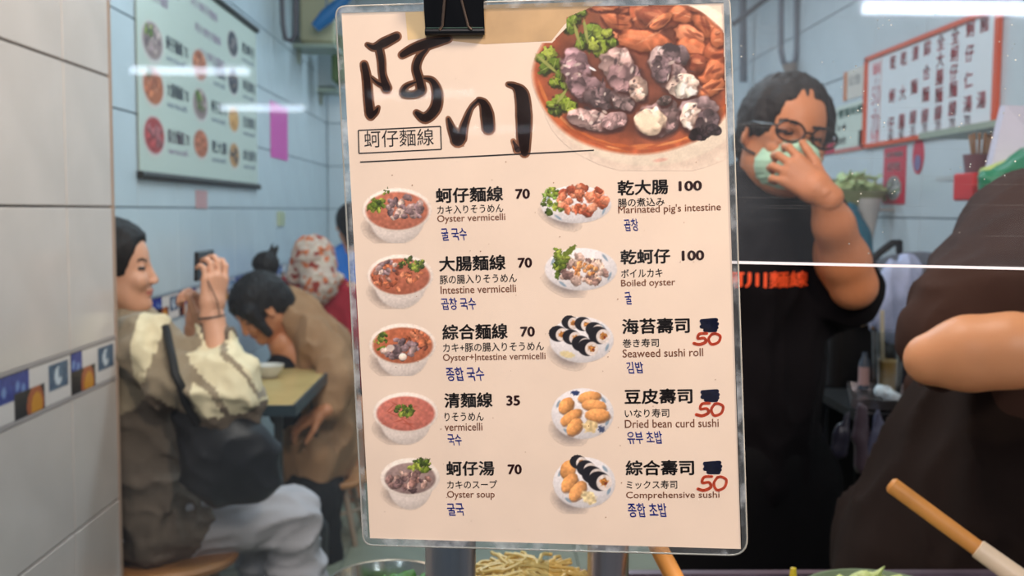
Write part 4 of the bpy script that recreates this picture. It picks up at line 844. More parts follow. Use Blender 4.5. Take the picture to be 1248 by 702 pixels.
# ---- man with a mask
w5 = person((P(905, 600, 2.2)[0], 2.2, 0), 'man in glasses and black shirt pressing a green mask to his face')
hc5 = P(958, 164, 2.13); f5 = (.09, -.97, -.12); Rh5 = frameX(f5, (.20, .02, 1)); H = Field(.0038); H.frame(hc5, Rh5, 1.06); head_prims(H, False); fm5 = face_mats(H)
nk = P(930, 236, 2.17); shl = P(985, 268, 2.18); shr = P(838, 268, 2.26); el = P(1040, 348, 2.02); wr = P(1003, 236, 1.93); hp = P(915, 560, 2.25)
Bd = Field(.010); Bd.chain([nk, P(912, 320, 2.22), hp], [.07, .13, .14], .06); Bd.cap(shl, shr, .06, k=.05); Bd.chain([shl, el], [.055, .046], .03); Bd.chain([shr, P(800, 420, 2.28), P(830, 500, 2.15)], [.055, .045, .03], .03)
for dx in (-.07, .07): Bd.chain([hp+(dx, 0, 0), hp+(dx, -.02, -.36), np.array((hp[0]+dx, 2.26, .08))], [.08, .06, .045], .03)
A = Field(.005); A.chain([el, P(1030, 318, 2.0), P(1016, 274, 1.96), wr], [.043, .046, .037, .0245], .02); A.cap(el, P(1036, 340, 2.06), .044, .046, .02)
Hd = Field(.0035); hand(Hd, wr, (-.62, .12, .50), (.05, -1, .05), -1, (.45, .75, .6), .30, .92, (.75, .55, -.3), .2)
skin('body', [H.mesh(), Bd.mesh(), A.mesh(), Hd.mesh()], w5, [m_skin2, m_lip2, m_brow], lambda C: np.where(np.linalg.norm(C-hc5, axis=1) < .14, fm5(C), 0))
Hr = Field(.0045); Hr.frame(hc5, Rh5, 1.03); Hr.ell((-.022, 0, .030), (.104, .090, .096), k=.01); Hr.ell((-.07, 0, -.03), (.045, .078, .06), k=.03)
for sg in (1, -1): Hr.ell((-.012, sg*.070, .022), (.052, .018, .05), k=.02)
Hr.ell((.116, 0, .0), (.090, .068, .088), k=.010, op='s'); Hr.ell((.03, 0, -.11), (.10, .12, .06), k=.01, op='s'); Hr.ell((.02, .10, -.035), (.03, .04, .04), k=.01, op='s'); Hr.ell((.02, -.10, -.035), (.03, .04, .04), k=.01, op='s')
Hr.noise = folds(.0035, 60, (1, 1, .5), 61); skin('hair', Hr.mesh(), w5, m_hairb)
Mk = Field(.0035); Mk.frame(hc5, Rh5, 1.06); Mk.ell((.052, 0, -.060), (.062, .064, .054), k=.01); Mk.ell((.100, 0, -.040), (.022, .030, .034), k=.03); Mk.noise = folds(.002, 60, (.2, .2, 1.6), 63); Mk.ell((0, 0, -.03), (.045, .09, .12), k=.01, op='s')
skin('face_mask', Mk.mesh(), w5, mat('mask_mint', (176, 214, 188), .8))
def hl(x, y, z_, sc=1.06): return hc5+Rh5@(np.array((x, y, z_))*sc)
for sg in (1, -1): MB().tube([hl(.03, sg*.062, -.05), hl(.01, sg*.076, -.045), hl(-.012, sg*.085, -.03)], .0030, 6).build('mask_strap', mat('strap_dark', (26, 28, 30), .6), w5, True)
gf = mat('frame_black', (22, 20, 22), .3)
q = MB()
for sg in (1, -1):
    q.tube([hl(.104-.02*abs(math.cos(t)-sg*-.0)*0-.004*sg*math.cos(t), sg*.034+.027*math.cos(t), .004+.019*math.sin(t)) for t in np.linspace(0, 6.283, 24)], .0026, 6); q.tube([hl(.096, sg*.062, .010), hl(.04, sg*.083, .008), hl(-.005, sg*.088, .002)], .0028, 6)
q.tube([hl(.108, -.008, .008), hl(.110, .008, .008)], .0024, 6); q.build('glasses', gf, w5, True)
q = MB()
for sg in (1, -1):
    q.add([hl(.104-.004*sg*math.cos(t), sg*.034+.026*math.cos(t), .004+.018*math.sin(t)) for t in np.linspace(0, 6.283, 25)[:-1]], [tuple(range(24))])
q.build('lenses', glassmat('lens_glass', (.70, .66, .66), 1.0), w5)
m_shirt = mat('shirt_black', (17, 15, 19), .85, var=.12, scale=10)
J = Field(.008); J.chain([P(926, 262, 2.20), P(908, 330, 2.22), P(906, 440, 2.24), P(908, 560, 2.26)], [.115, .170, .165, .165], .06); J.cap(P(972, 275, 2.18), P(848, 275, 2.26), .085, .085, .05); J.cap(P(984, 276, 2.18), P(1030, 356, 2.10), .085, .075, .04); J.cap(P(845, 280, 2.26), P(815, 380, 2.28), .08, .07, .04)
J.cap(P(935, 225, 2.19), P(925, 250, 2.2), .085, .10, .04); J.noise = folds(.010, 9, (1, 1, .6), 65); SHIRT = skin('shirt', J.mesh(), w5, m_shirt)
from mathutils.bvhtree import BVHTree
SH_BVH = BVHTree.FromPolygons([tuple(v.co) for v in SHIRT.data.vertices], [tuple(p.vertices) for p in SHIRT.data.polygons])
J = Field(.010); J.chain([P(906, 545, 2.26), P(908, 650, 2.28)], [.175, .17], .06)
for dx in (-.09, .09): J.chain([hp+(dx, 0, -.05), hp+(dx, -.02, -.36), np.array((hp[0]+dx, 2.26, .10))], [.115, .09, .08], .03)
skin('trousers', J.mesh(), w5, mat('trousers_black', (17, 17, 20), .85))
for dx in (-.09, .09): J = Field(.009); J.cap((hp[0]+dx, 2.27, .045), (hp[0]+dx, 2.12, .035), .045, .04, .01); skin('shoe', J.mesh(), w5, mat('shoe_black', (24, 24, 26), .5))
# shirt lettering, set on the chest
shc = P(943, 341, 2.02)
def chest(N, asp):
    x0_, x1_ = P(882, 341, 2.03)[0], P(992, 341, 2.03)[0]; z0, z1 = P(940, 351, 2.03)[2], P(940, 331, 2.03)[2]
    cxx = P(908, 330, 2.22); X = x0_+(x1_-x0_)*N[:, 0]; Z = z0+(z1-z0)*N[:, 1]; Yy = np.array([(lambda h: h[0][1]-.003 if h[0] is not None else 2.05)(SH_BVH.ray_cast(Vector((a, 1.6, b)), Vector((0, 1, 0)))) for a, b in zip(X, Z)]); return np.stack([X, Yy, Z], 1)
SHIRT_TXT = (chest, mat('shirt_orange', (236, 82, 34), .7))
# ---- server at the right
w6 = person((P(1215, 650, 1.45)[0], 1.45, 0), 'person in a dark brown shirt at the right edge, bare forearm raised')
el6 = P(1134, 438, 1.18); sh6 = P(1275, 315, 1.38); wr6 = P(1330, 432, 1.10)
Bd = Field(.009); Bd.chain([P(1370, 210, 1.48), P(1350, 330, 1.48), P(1300, 560, 1.48)], [.065, .14, .14], .06); Bd.cap(sh6, P(1440, 300, 1.5), .06, k=.05); Bd.chain([sh6, el6+(.07, .08, .01)], [.055, .030], .03)
hp6 = P(1290, 600, 1.5)
for dx in (-.07, .07): Bd.chain([hp6+(dx, 0, 0), hp6+(dx, -.02, -.42), np.array((hp6[0]+dx, 1.5, .08))], [.08, .07, .045], .03)
H = Field(.007); hc6 = P(1400, 110, 1.48); H.frame(hc6, frameX((.3, -1, -.3))); head_prims(H, False)
A = Field(.005); A.chain([el6+(.0, 0, .0), P(1180, 431, 1.165), P(1235, 427, 1.14), wr6], [.0305, .0405, .0395, .030], .02); A.frame((0, 0, 0))
Hd = Field(.004); hand(Hd, wr6, (1, -.05, -.1), (0, -.3, 1), 1, (.4, .5, .4))
skin('body', [Bd.mesh(), H.mesh(), A.mesh(), Hd.mesh()], w6, [m_skin3])
m_br = mat('shirt_brown', (60, 42, 36), .85, var=.14, scale=9)
J = Field(.008); J.chain([P(1350, 280, 1.48), P(1325, 360, 1.48), P(1295, 470, 1.48), P(1275, 580, 1.48)], [.12, .175, .19, .205], .06); J.cap(P(1285, 308, 1.42), P(1440, 290, 1.5), .085, .085, .06)
J.cap(P(1262, 300, 1.38), P(1156, 410, 1.255), .098, .060, .05); J.cap(P(1235, 350, 1.30), P(1215, 380, 1.25), .080, .055, .04)
J.frame((0, 0, 0)); J.cap(P(1128, 442, 1.16), P(1290, 430, 1.06), .0405, .050, .006, op='s'); J.noise = folds(.010, 9, (1, 1, .7), 71); skin('shirt', J.mesh(), w6, m_br)
J = Field(.010); J.chain([P(1272, 560, 1.47), P(1250, 660, 1.45), P(1235, 800, 1.46)], [.190, .225, .24], .06); J.cap(P(1205, 520, 1.44), P(1150, 700, 1.40), .09, .14, .08); J.noise = folds(.018, 8, (1.2, 1, .35), 73); skin('apron', J.mesh(), w6, mat('apron_dark', (36, 27, 24), .85, var=.18, scale=8))
J = Field(.010)
for dx in (-.09, .09): J.chain([hp6+(dx, 0, -.05), hp6+(dx, 0, -.42), np.array((hp6[0]+dx, 1.5, .10))], [.115, .09, .08], .03)
skin('trousers', J.mesh(), w6, mat('trousers_black', (17, 17, 20), .85))
J = Field(.006); J.frame(hc6, frameX((.3, -1, -.3))); J.ell((-.018, 0, .03), (.108, .090, .100), k=.02); J.ell((-.06, 0, -.03), (.06, .08, .07), k=.03); J.ell((.115, 0, -.02), (.08, .09, .09), k=.01, op='s'); skin('hair', J.mesh(), w6, m_hairb)
# ================================================================ screens, lamps, counter, clutter
m_acr = glassmat('acrylic_scratched', (.93, .95, .97), 1.0, scuff=(9, .01, .07), flecks=True); m_acl = glassmat('acrylic_clear', (.90, .95, .97), .45, scuff=(5, .0, .02))
zE = P(1000, 320.3, .64)[2]; Ra = roty(math.radians(.95))
a1 = empty('acrylic_screen', tuple(P(1000, 320, .64)), 'scratched clear acrylic screen with a bright lower edge, right of the menu', 'screen')
cx = .62; cc = np.array((cx, .64, zE+.30-(cx-P(1000, 320, .64)[0])*math.tan(math.radians(.95))))
MB().box(cc, (1.12, .003, .60), Ra).build('pane', m_acr, a1)
MB().box(cc+Ra@np.array((0, 0, -.3008)), (1.12, .0034, .0017), Ra).build('edge_glow_strip', mat('acrylic_edge', (236, 232, 240), .4), a1)  # white strip stands in for light piped to the lower edge
a2 = empty('acrylic_screen', (-.42, .645, .9), 'clear acrylic screen left of the menu with lamp reflections', 'screen')
MB().box((-.425, .645, 1.33), (.93, .003, .86)).build('pane', m_acl, a2)
m_tube = mat('tube_glow', (235, 242, 255), .5, emit=1.0); m_tube.node_tree.nodes['Principled BSDF'].inputs['Emission Strength'].default_value = 26
m_house = mat('lamp_housing', (220, 222, 224), .4)
for (x0, x1, y, z_, lab) in ((1.80, 2.90, -3.7, 2.33, 'tube lamp hanging over the street, nearest to the counter'), (-2.55, -1.72, -6.2, 2.33, 'tube lamp hanging over the street, second from the counter'), (-2.62, -1.80, -8.9, 2.33, 'tube lamp hanging over the street, farthest from the counter')):
    t = empty('tube_lamp', ((x0+x1)/2, y, z_), lab, 'lamp'); MB().tube([(x0, y, z_), (x1, y, z_)], .026, 12).build('tube', m_tube, t, True)
    MB().box(((x0+x1)/2, y, z_+.05), (x1-x0+.1, .06, .04)).build('housing', m_house, t)
# ---- counter
m_steel = mat('steel_brushed', (176, 170, 170), .28, metal=1, var=.06, scale=30)
ct = empty('steel_counter', (.75, .95, 0), 'stainless steel counter with a raised back rim along the bottom of the picture', 'counter')
zr = P(1050, 698.5, 1.06)[2]
MB().box((.66, .87, zr-.055), (1.80, .40, .03)).build('worktop', m_steel, ct); MB().box((.83, 1.065, zr-.02), (1.46, .012, .04), bev=0).build('back_rim', mat('rim_purple_grey', (112, 98, 110), .35, metal=.5), ct)
MB().box((.66, .87, (zr-.07)/2), (1.76, .36, zr-.07)).build('cabinet', mat('steel_dull', (110, 108, 110), .4, metal=.8), ct)
# poles
def pole(px, rad, Y, lab, m, zt, zb=None):
    c = P(px, 690, Y); zb = zr-.04 if zb is None else zb
    o = MB().tube([(c[0], Y, zb), (c[0], Y, zt)], rad, 32).build('steel_post', m, None, True); tag(o, lab, 'post'); return o
pole(549, .0182, .72, 'thick round steel post behind the lower left of the menu', m_steel, 1.40)
pole(741, .0165, .80, 'round steel post behind the lower middle of the menu', m_steel, 1.20)
# wooden sticks
def stick(name, a, b, r0, r1, m, lab): o = MB().tube([a, a*.98+b*.02, a*.5+b*.5, b], [r0*.75, r0, (r0+r1)/2, r1], 16).build(name, m, None, True); tag(o, lab, 'handle'); return o
m_wood = mat('handle_wood', (212, 146, 72), .45, var=.10, scale=30)
stick('wooden_handle', P(796, 655, .82), P(838, 735, .78), .0072, .0078, m_wood, 'tan wooden handle leaning behind the bottom edge of the menu')
lb = empty('long_handled_brush', tuple(P(1250, 712, .98)), 'wooden handle with a pale ferrule slanting across the lower right corner', 'brush')
a, b, c = P(1084, 589, 1.02), P(1191, 668, .98), P(1252, 712, .955)
MB().tube([a, a*.97+b*.03, b], [.0055, .0085, .0082], 16).build('handle', m_wood, lb, True); MB().tube([b, b*.98+c*.02, c, c+(c-b)*.6], [.0085, .0098, .0105, .011], 16).build('ferrule', mat('ferrule_pale', (226, 206, 178), .4), lb, True)
# bowls on the counter
def bowl3(name, px, py, Y, rad, hgt, m, lab, cat='bowl'):
    c = P(px, py, Y); e = empty(name, (c[0], Y, c[2]-hgt), lab, cat); z0 = c[2]-hgt
    MB().lathe((c[0], Y, z0), [(0, 0), (rad*.6, 0), (rad*.9, hgt*.6), (rad, hgt), (rad*1.02, hgt), (rad*1.01, hgt*1.02), (rad*.98, hgt*1.0), (rad*.87, hgt*.6), (rad*.58, .004), (0, .004)], 48).build('shell', m, e, True); return e, c, z0
b1, c1, z1 = bowl3('steel_bowl', 474, 708, .86, .052, .055, mat('bowl_steel', (225, 218, 205), .18, metal=1), 'shiny steel bowl of greens at the bottom left of the menu')
def leafy(name, c, n, rx, ry, rz, cols, s0, s1, lab, cat, seed=1, kind=None):
    """crumpled leaves, each one bent sheet with thickness, gathered into one heap"""
    r = random.Random(seed); mb = MB()
    for i in range(n):
        t = r.random()*6.283; q = math.sqrt(r.random()); p0 = np.array(c)+np.array((rx*q*math.cos(t), ry*q*math.sin(t), rz*r.random())); s = r.uniform(s0, s1)
        R = rotz(r.random()*6.3)@rotx(r.uniform(-.9, .9))@roty(r.uniform(-.7, .7)); V = []; m_ = 5
        for u in range(m_):
            for v in range(m_):
                x = (u/(m_-1)-.5)*2; y = (v/(m_-1)-.5)*2*math.sqrt(max(.1, 1-x*x*.8)); V.append(p0+R@(np.array((x, y*.7, .25*x*x-.3*y*y+.12*r.random()))*s))
        F = [(u*m_+v, (u+1)*m_+v, (u+1)*m_+v+1, u*m_+v+1) for u in range(m_-1) for v in range(m_-1)]; mb.add(V, F)
    o = mb.build(name, cols, None, True); md = o.modifiers.new('thick', 'SOLIDIFY'); md.thickness = .0012; tag(o, lab, cat, kind=kind); return o
leafy('cilantro', (c1[0]+.012, .86, c1[2]-.012), 36, .022, .022, .014, mat('herb_green', (72, 132, 40), .5, var=.2, scale=60), .006, .012, 'green herbs heaped in the steel bowl', 'herbs', 3, 'stuff')
b2, c2, z2 = bowl3('white_bowl', 634, 712, .88, .050, .04, mat('bowl_white', (226, 214, 196), .3), 'white bowl of yellow noodles behind the bottom edge of the menu')
MB().lathe((c2[0], .88, c2[2]-.012), [(.043, 0), (.040, .010), (.030, .020), (.015, .026), (0, .027)], 32).build('noodle_mound', mat('noodle_pale', (236, 206, 134), .5, var=.12, scale=120, bump=.6), b2, True)
q = MB(); rr = random.Random(5)
for i in range(190):
    t = rr.random()*6.283; r0 = .036*math.sqrt(rr.random()); p0 = np.array((c2[0]+r0*math.cos(t), .88+r0*math.sin(t), c2[2]-.010+.026*(1-(r0/.043)**2)+.003*rr.random())); pts = [p0]; a_ = rr.random()*6.28
    for k in range(6): a_ += rr.uniform(-.7, .9); p0 = p0+np.array((math.cos(a_)*.008, math.sin(a_)*.008, rr.uniform(-.0025, .0008))); pts.append(p0)
    q.tube(pts, .0017, 5)
o = q.build('noodles', mat('noodle_yellow', (238, 208, 128), .4, var=.1, scale=80), None, True); tag(o, 'tangle of yellow noodles heaped in the white bowl', 'noodles', kind='stuff')
b3, c3, z3 = bowl3('red_bowl', 694, 712, .92, .040, .03, mat('bowl_red', (120, 40, 28), .35), 'dark red bowl between the noodles and the steel post')
b4, c4, z4 = bowl3('vegetable_bowl', 1072, 726, .98, .075, .03, mat('bowl_green', (120, 140, 110), .35), 'bowl of shredded cabbage on the steel counter, below the wooden handle')
leafy('shredded_cabbage', (c4[0], .98, c4[2]-.006), 70, .05, .04, .018, mat('cabbage_pale', (196, 214, 140), .5, var=.12, scale=60), .006, .013, 'pale green shredded cabbage cresting over the counter rim', 'vegetable', 4, 'stuff')
sq = P(967, 690, 1.02); e = empty('sauce_bottle', (sq[0], sq[1], zr-.04), 'small bottle with a yellow nozzle standing on the steel counter', 'bottle')
MB().lathe((sq[0], sq[1], zr-.04), [(0, 0), (.012, 0), (.012, .035), (.006, .042), (0, .042)], 20).build('bottle_body', mat('bottle_grey', (120, 130, 150), .3), e, True); MB().lathe((sq[0], sq[1], zr-.0), [(.005, 0), (.003, .020), (0, .021)], 12).build('nozzle', mat('nozzle_yellow', (214, 190, 40), .4), e, True)
# ---- big wall poster
yA, yB, zA, zB = 3.36, 5.06, 1.462, 2.205; xp = XL+.014
po = empty('wall_poster', (xp, (yA+yB)/2, zA), 'large pale menu poster with dark bars on the left tiled wall', 'poster')
MB().box((xp-.004, (yA+yB)/2, (zA+zB)/2), (.004, yB-yA, zB-zA)).build('sheet', mat('poster_pale', (198, 206, 194), .35), po)
for zz in (zA-.005, zB+.005): MB().tube([(xp, yA-.01, zz), (xp, yB+.01, zz)], .014, 12).build('bar', mat('poster_bar', (46, 42, 40), .5), po, True)
sheet_p = po
def on_poster(u0, v0, u1, v1, off=.0006):
    def f(N, asp): return np.stack([np.full(len(N), xp-.002+off), yA+(yB-yA)*(u0+(u1-u0)*N[:, 0]), zA+(zB-zA)*(v0+(v1-v0)*N[:, 1])], 1)
    return f
def pY(px): return (1250*1.137/(595-px)-yA)/(yB-yA)
for (px, py, w_, h_, cols, g) in [(190, 51, .085, .115, GREY, 1), (190, 106, .085, .115, MEAT, 1), (190, 166, .085, .115, [(168, 70, 70), (150, 90, 92)], 0), (246, 80, .08, .105, MEAT, 0), (246, 128, .08, .11, GREY+LEAF, 1), (246, 176, .08, .10, [(176, 104, 76)], 0),
                              (286, 54, .07, .10, [(60, 60, 70), (120, 110, 110)], 0), (286, 100, .07, .10, [(60, 60, 70), (140, 120, 110)], 0), (286, 146, .07, .10, [(206, 150, 90)], 0), (286, 190, .07, .10, [(190, 140, 90), (60, 56, 60)], 0)]:
    Yp = 1250*(-XL)/(595-px); u = (Yp-yA)/(yB-yA); z_ = P(px, py, Yp)[2]; v = (z_-zA)/(zB-zA)
    p = Pic(0, 0, 44, 32, 1.3); s = p.ell(22, 16, 20, 14, (214, 208, 204), soft=.1); s = p.ell(22, 15.5, 17.5, 12, cols[0], soft=.15); cluster(p, 22, 22, 15, 13, 8, cols, 2, 4.5, s)
    if g: cluster(p, 8, 16, 9, 6, 4, LEAF, 1.5, 3.5)
    off = .0009
    def pl(X, Y, u=u, v=v, w_=w_, h_=h_): return np.stack([np.full(len(X), xp-.002+.0009), yA+(yB-yA)*(u+(X/44-.5)*w_*1.8), zA+(zB-zA)*(v-(Y/32-.5)*h_*1.9)], 1)-np.array(po.location)
    p.build('dish_picture', None, plane=pl, parent=po)
m_pt = mat('poster_text', (70, 76, 120), .5); m_pt2 = mat('poster_text_dark', (56, 44, 40), .5); m_pt3 = mat('poster_text_mauve', (140, 96, 140), .5)
for (px0, px1, py, body, m) in [(206, 232, 58, '蚵仔麵線 70', m_pt), (206, 232, 113, '大腸麵線 70', m_pt), (206, 232, 168, '綜合麵線 70', m_pt3), (262, 277, 88, '清麵線', m_pt), (259, 277, 132, '蚵仔湯 70', m_pt), (259, 277, 180, '乾大腸', m_pt), (297, 312, 62, '乾蚵仔', m_pt), (297, 312, 106, '海苔壽司', m_pt), (297, 312, 150, '豆皮壽司', m_pt), (297, 312, 190, '綜合壽司', m_pt)]:
    Y0, Y1 = 1250*(-XL)/(595-px0), 1250*(-XL)/(595-px1); z_ = P((px0+px1)/2, py, (Y0+Y1)/2)[2]; hh = .052
    u0, u1 = (Y0-yA)/(yB-yA), (Y1-yA)/(yB-yA); v = (z_-zA)/(zB-zA); txt(body, 'lettering', po, on_poster(u0, v-.035, u1, v+.035), m, .02, lambda W: W-np.array(po.location))
    txt('vermicelli', 'lettering', po, on_poster(u0, v-.085, u1*.9+u0*.1, v-.055), m, .0, lambda W: W-np.array(po.location))
txt('阿川', 'lettering', po, on_poster(.08, .86, .27, .99), m_pt2, .03, lambda W: W-np.array(po.location)); txt('蚵仔麵線', 'lettering', po, on_poster(.09, .78, .19, .83), m_pt3, .01, lambda W: W-np.array(po.location))
for i in range(3): txt('阿川蚵仔麵線', 'lettering', po, on_poster(.36+.03*i, .88-.12*i, .58+.03*i, .93-.12*i), m_pt3, .0, lambda W: W-np.array(po.location))
# pink slip and small label
def wall_card(name, xw, sgn, px0, px1, py0, py1, th, m, lab, cat, tilt=0):
    Y0 = 1250*abs(xw)/abs(595-px0); Y1 = 1250*abs(xw)/abs(595-px1); Ym = (Y0+Y1)/2; pm = (px0+px1)/2; z0 = P(pm, py1, Ym)[2]; z1_ = P(pm, py0, Ym)[2]
    e = empty(name, (xw+sgn*.006, Ym, (z0+z1_)/2), lab, cat); MB().box((xw+sgn*(.0045+th/2), Ym, (z0+z1_)/2), (th, abs(Y1-Y0), z1_-z0)).build('card', m, e); return e, Ym, abs(Y1-Y0), z0, z1_
e, Ym, wY, z0, z1_ = wall_card('pink_notice', XL, 1, 332, 352, 128, 194, .003, mat('notice_pink', (222, 84, 176), .5), 'pink paper notice on the left tiled wall beyond the big poster', 'notice')
txt('營業中', 'lettering', e, lambda N, a, Ym=Ym, wY=wY, z0=z0, z1_=z1_: np.stack([np.full(len(N), XL+.0082), Ym-wY*.4+wY*.8*N[:, 0], z0+(z1_-z0)*(.35+.3*N[:, 1])], 1), mat('notice_ink', (180, 50, 140), .5), .02, lambda W, e=e: W-np.array(e.location)) if False else None
wall_card('small_label', XL, 1, 241, 254, 232, 254, .003, mat('label_pinkish', (196, 150, 150), .5), 'small pinkish label under the big poster', 'label')
wall_card('wall_switch', XL, 1, 339, 346, 258, 275, .01, mat('switch_cream', (186, 190, 150), .4), 'small cream wall switch on the left wall behind the diners', 'switch')
# pipes and things upper left
def wpipe(name, pts, r, m, lab, cat='pipe'): o = MB().tube(pts, r, 12).build(name, m, None, True); tag(o, lab, cat); return o
wpipe('wall_pipe', [P(343, -20, 5.45), P(345, 30, 5.45), P(348, 47, 5.45), P(355, 50, 5.45), P(360, 42, 5.45), P(361, -20, 5.45)], .014, mat('pipe_dark', (70, 66, 72), .4), 'dark hooked pipe coming down the wall beyond the big poster')
o = MB().box(P(388, 22, 6.2), (.20, .25, .34), rotz(.1), .02).build('storage_box', mat('box_beige', (176, 172, 140), .6), None); tag(o, 'beige box high up in the far corner, left of the menu', 'box')
q = MB().tube([P(384, 34, 5.9), P(398, 20, 5.9), P(425, -6, 5.9)], [.03, .045, .03], 12).tube([P(398, 20, 5.9), np.array((P(398, 20, 5.9)[0], 5.9, 2.905))], .004, 6); o = q.build('blue_umbrella', mat('umbrella_blue', (40, 110, 168), .5), None, True); tag(o, 'rolled blue umbrella hanging high in the far corner', 'umbrella')
o = MB().box(P(414, 74, 6.6), (.08, .2, .30), bev=.02).tube([P(414, 60, 6.6), np.array((P(414, 60, 6.6)[0], 6.6, 2.905))], .004, 6).build('green_bag', mat('bag_green', (84, 104, 60), .6), None); tag(o, 'green bag hanging by the upper left corner of the menu', 'bag')
o = MB().box(P(392, 86, 7.0), (.22, .2, .26), bev=.02).build('shelf_box', mat('box_grey', (150, 158, 160), .6), None); tag(o, 'pale grey box in the far corner, left of the menu', 'box')
q = P(388, 22, 6.2); e = empty('corner_shelf', (XL+.01, 6.2, q[2]-.18), 'small shelf carrying the beige box high in the far corner', 'shelf'); MB().box(((XL+q[0]+.12)/2, 6.2, q[2]-.182), (q[0]+.12-XL, .30, .02)).build('board', mat('shelf_green', (150, 162, 146), .4), e); MB().box((XL+.01, 6.2, q[2]-.23), (.02, .03, .08)).build('bracket', mat('shelf_green', (0, 0, 0)), e)
q = P(392, 86, 7.0); e = empty('corner_shelf', (XL+.01, 7.0, q[2]-.14), 'small shelf carrying the pale grey box in the far corner', 'shelf'); MB().box(((XL+q[0]+.12)/2, 7.0, q[2]-.142), (q[0]+.12-XL, .26, .02)).build('board', mat('shelf_green', (0, 0, 0)), e); MB().box((XL+.01, 7.0, q[2]-.19), (.02, .03, .08)).build('bracket', mat('shelf_green', (0, 0, 0)), e)
# ---- right wall sign
xs_ = XR-.012; YA, YB, ZA, ZB = 4.30, 3.19, 1.625, 1.985
sg_ = empty('price_board', (xs_, (YA+YB)/2, ZA), 'white price board with orange frame and columns of red characters on the right wall', 'sign')
MB().box((xs_+.003, (YA+YB)/2, (ZA+ZB)/2), (.006, YA-YB, ZB-ZA)).build('panel', mat('board_white', (226, 230, 234), .35), sg_)
q = MB(); 
for zz in (ZA, ZB): q.box((xs_-.002, (YA+YB)/2, zz), (.016, YA-YB+.02, .017))
for yy in (YA, YB): q.box((xs_-.002, yy, (ZA+ZB)/2), (.016, .022, ZB-ZA+.012))
q.build('frame', mat('board_orange', (214, 84, 44), .5), sg_)
MB().box((xs_-.0006, 4.30-.155, (ZA+ZB)/2), (.001, .006, ZB-ZA-.02)).build('divider', mat('board_line', (206, 150, 140), .5), sg_)
def ubd(px): return 1250*XR/(px-595)
mr = mat('board_red', (226, 24, 54), .5); mrp = mat('board_pale_red', (190, 110, 120), .5)
def bd(body, px, v, s, m, bold=.03):
    Y = ubd(px); zc = ZA+(ZB-ZA)*v
    txt(body, 'lettering', sg_, lambda N, a, Y=Y, zc=zc, s=s: np.stack([np.full(len(N), xs_-.0008), Y+s*.5-s*N[:, 0], zc+(N[:, 1]-.5)*s*(.9 if a < 1.6 else .6)], 1), m, bold, lambda W: W-np.array(sg_.location))
for px, chars, vs in ((1089, '乾蚵仔', (.86, .50, .20)), (1102, '乾大腸', (.86, .50, .20)), (1116, '清麵線', (.87, .53, .22)), (1130.6, '綜合麵線', (.88, .64, .42, .21)), (1147, '全大腸麵線', (.89, .72, .55, .38, .21)), (1164.5, '全蚵仔麵線', (.90, .73, .56, .40, .22)), (1183, '蚵仔仁湯', (.91, .69, .45, .23)), (1200, '豬湯', (.91, .24))):
    for c, v in zip(chars, vs): bd(c, px, v, .062, mr)
for px, t in ((1089, '60'), (1102, '60'), (1116, '35'), (1130.6, '70'), (1147, '70'), (1164.5, '70'), (1183, '70')): bd(t, px, .075, .045, mrp, .02)
for t, v in (('麵線', .86), ('小', .72), ('50', .56), ('大', .38), ('70', .24), ('外帶', .09)): bd(t, 1069, v, .085 if len(t) > 1 else .045, mr if v in (.86, .09) else mrp, .01)
# small posters on the right wall
e, Ym, wY, z0, z1_ = wall_card('paper_notice', XR, -1, 1028, 1052, 84, 120, .003, mat('notice_cream', (214, 206, 196), .5), 'cream notice with an orange left edge, left of the price board, upper one', 'notice')
MB().box((XR-.009, Ym+wY/2-.02, (z0+z1_)/2), (.002, .04, z1_-z0)).build('orange_edge', mat('notice_orange', (206, 130, 90), .5), e)
txt('公告', 'lettering', e, lambda N, a, Ym=Ym, wY=wY, z0=z0, z1_=z1_: np.stack([np.full(len(N), XR-.0082), Ym+wY*.25-wY*.6*N[:, 0], z0+(z1_-z0)*(.45+.35*N[:, 1])], 1), mat('notice_dark', (96, 96, 104), .5), .0, lambda W, e=e: W-np.array(e.location))
e, Ym, wY, z0, z1_ = wall_card('paper_notice', XR, -1, 1019, 1054, 126, 186, .003, mat('notice_mint', (206, 216, 204), .5), 'pale notice with teal heading and red base line, left of the price board, lower one', 'notice')
MB().box((XR-.009, Ym, z0+.012), (.002, wY, .018)).build('red_line', mat('notice_redline', (196, 110, 104), .5), e)
def crd(e, body, Ym, wY, z0, z1_, u0, u1, v0, v1, m): txt(body, 'lettering', e, lambda N, a: np.stack([np.full(len(N), XR-.0085), Ym+wY/2-wY*(u0+(u1-u0)*N[:, 0]), z0+(z1_-z0)*(v0+(v1-v0)*N[:, 1])], 1), m, .03, lambda W: W-np.array(e.location))
crd(e, '營業時間', Ym, wY, z0, z1_, .1, .95, .74, .92, mat('notice_teal', (70, 140, 124), .5)); crd(e, '14', Ym, wY, z0, z1_, .1, .4, .48, .62, mat('notice_dark', (0, 0, 0))); crd(e, '20', Ym, wY, z0, z1_, .1, .4, .20, .34, mat('notice_dark', (0, 0, 0)))
wall_card('blue_label', XR, -1, 1048, 1055, 158, 180, .003, mat('label_blue', (70, 92, 140), .5), 'small blue label beside the lower left corner of the price board', 'label')
wall_card('red_ornament', XR, -1, 998, 1018, 172, 188, .01, mat('ornament_pink', (206, 48, 84), .5), 'small crimson paper ornament on the wall beside the masked man', 'ornament')
e, Ym, wY, z0, z1_ = wall_card('red_poster', XR, -1, 1080, 1107, 179, 249, .003, mat('poster_crimson', (196, 44, 68), .45), 'crimson poster with a grey food oval, below the price board', 'poster')
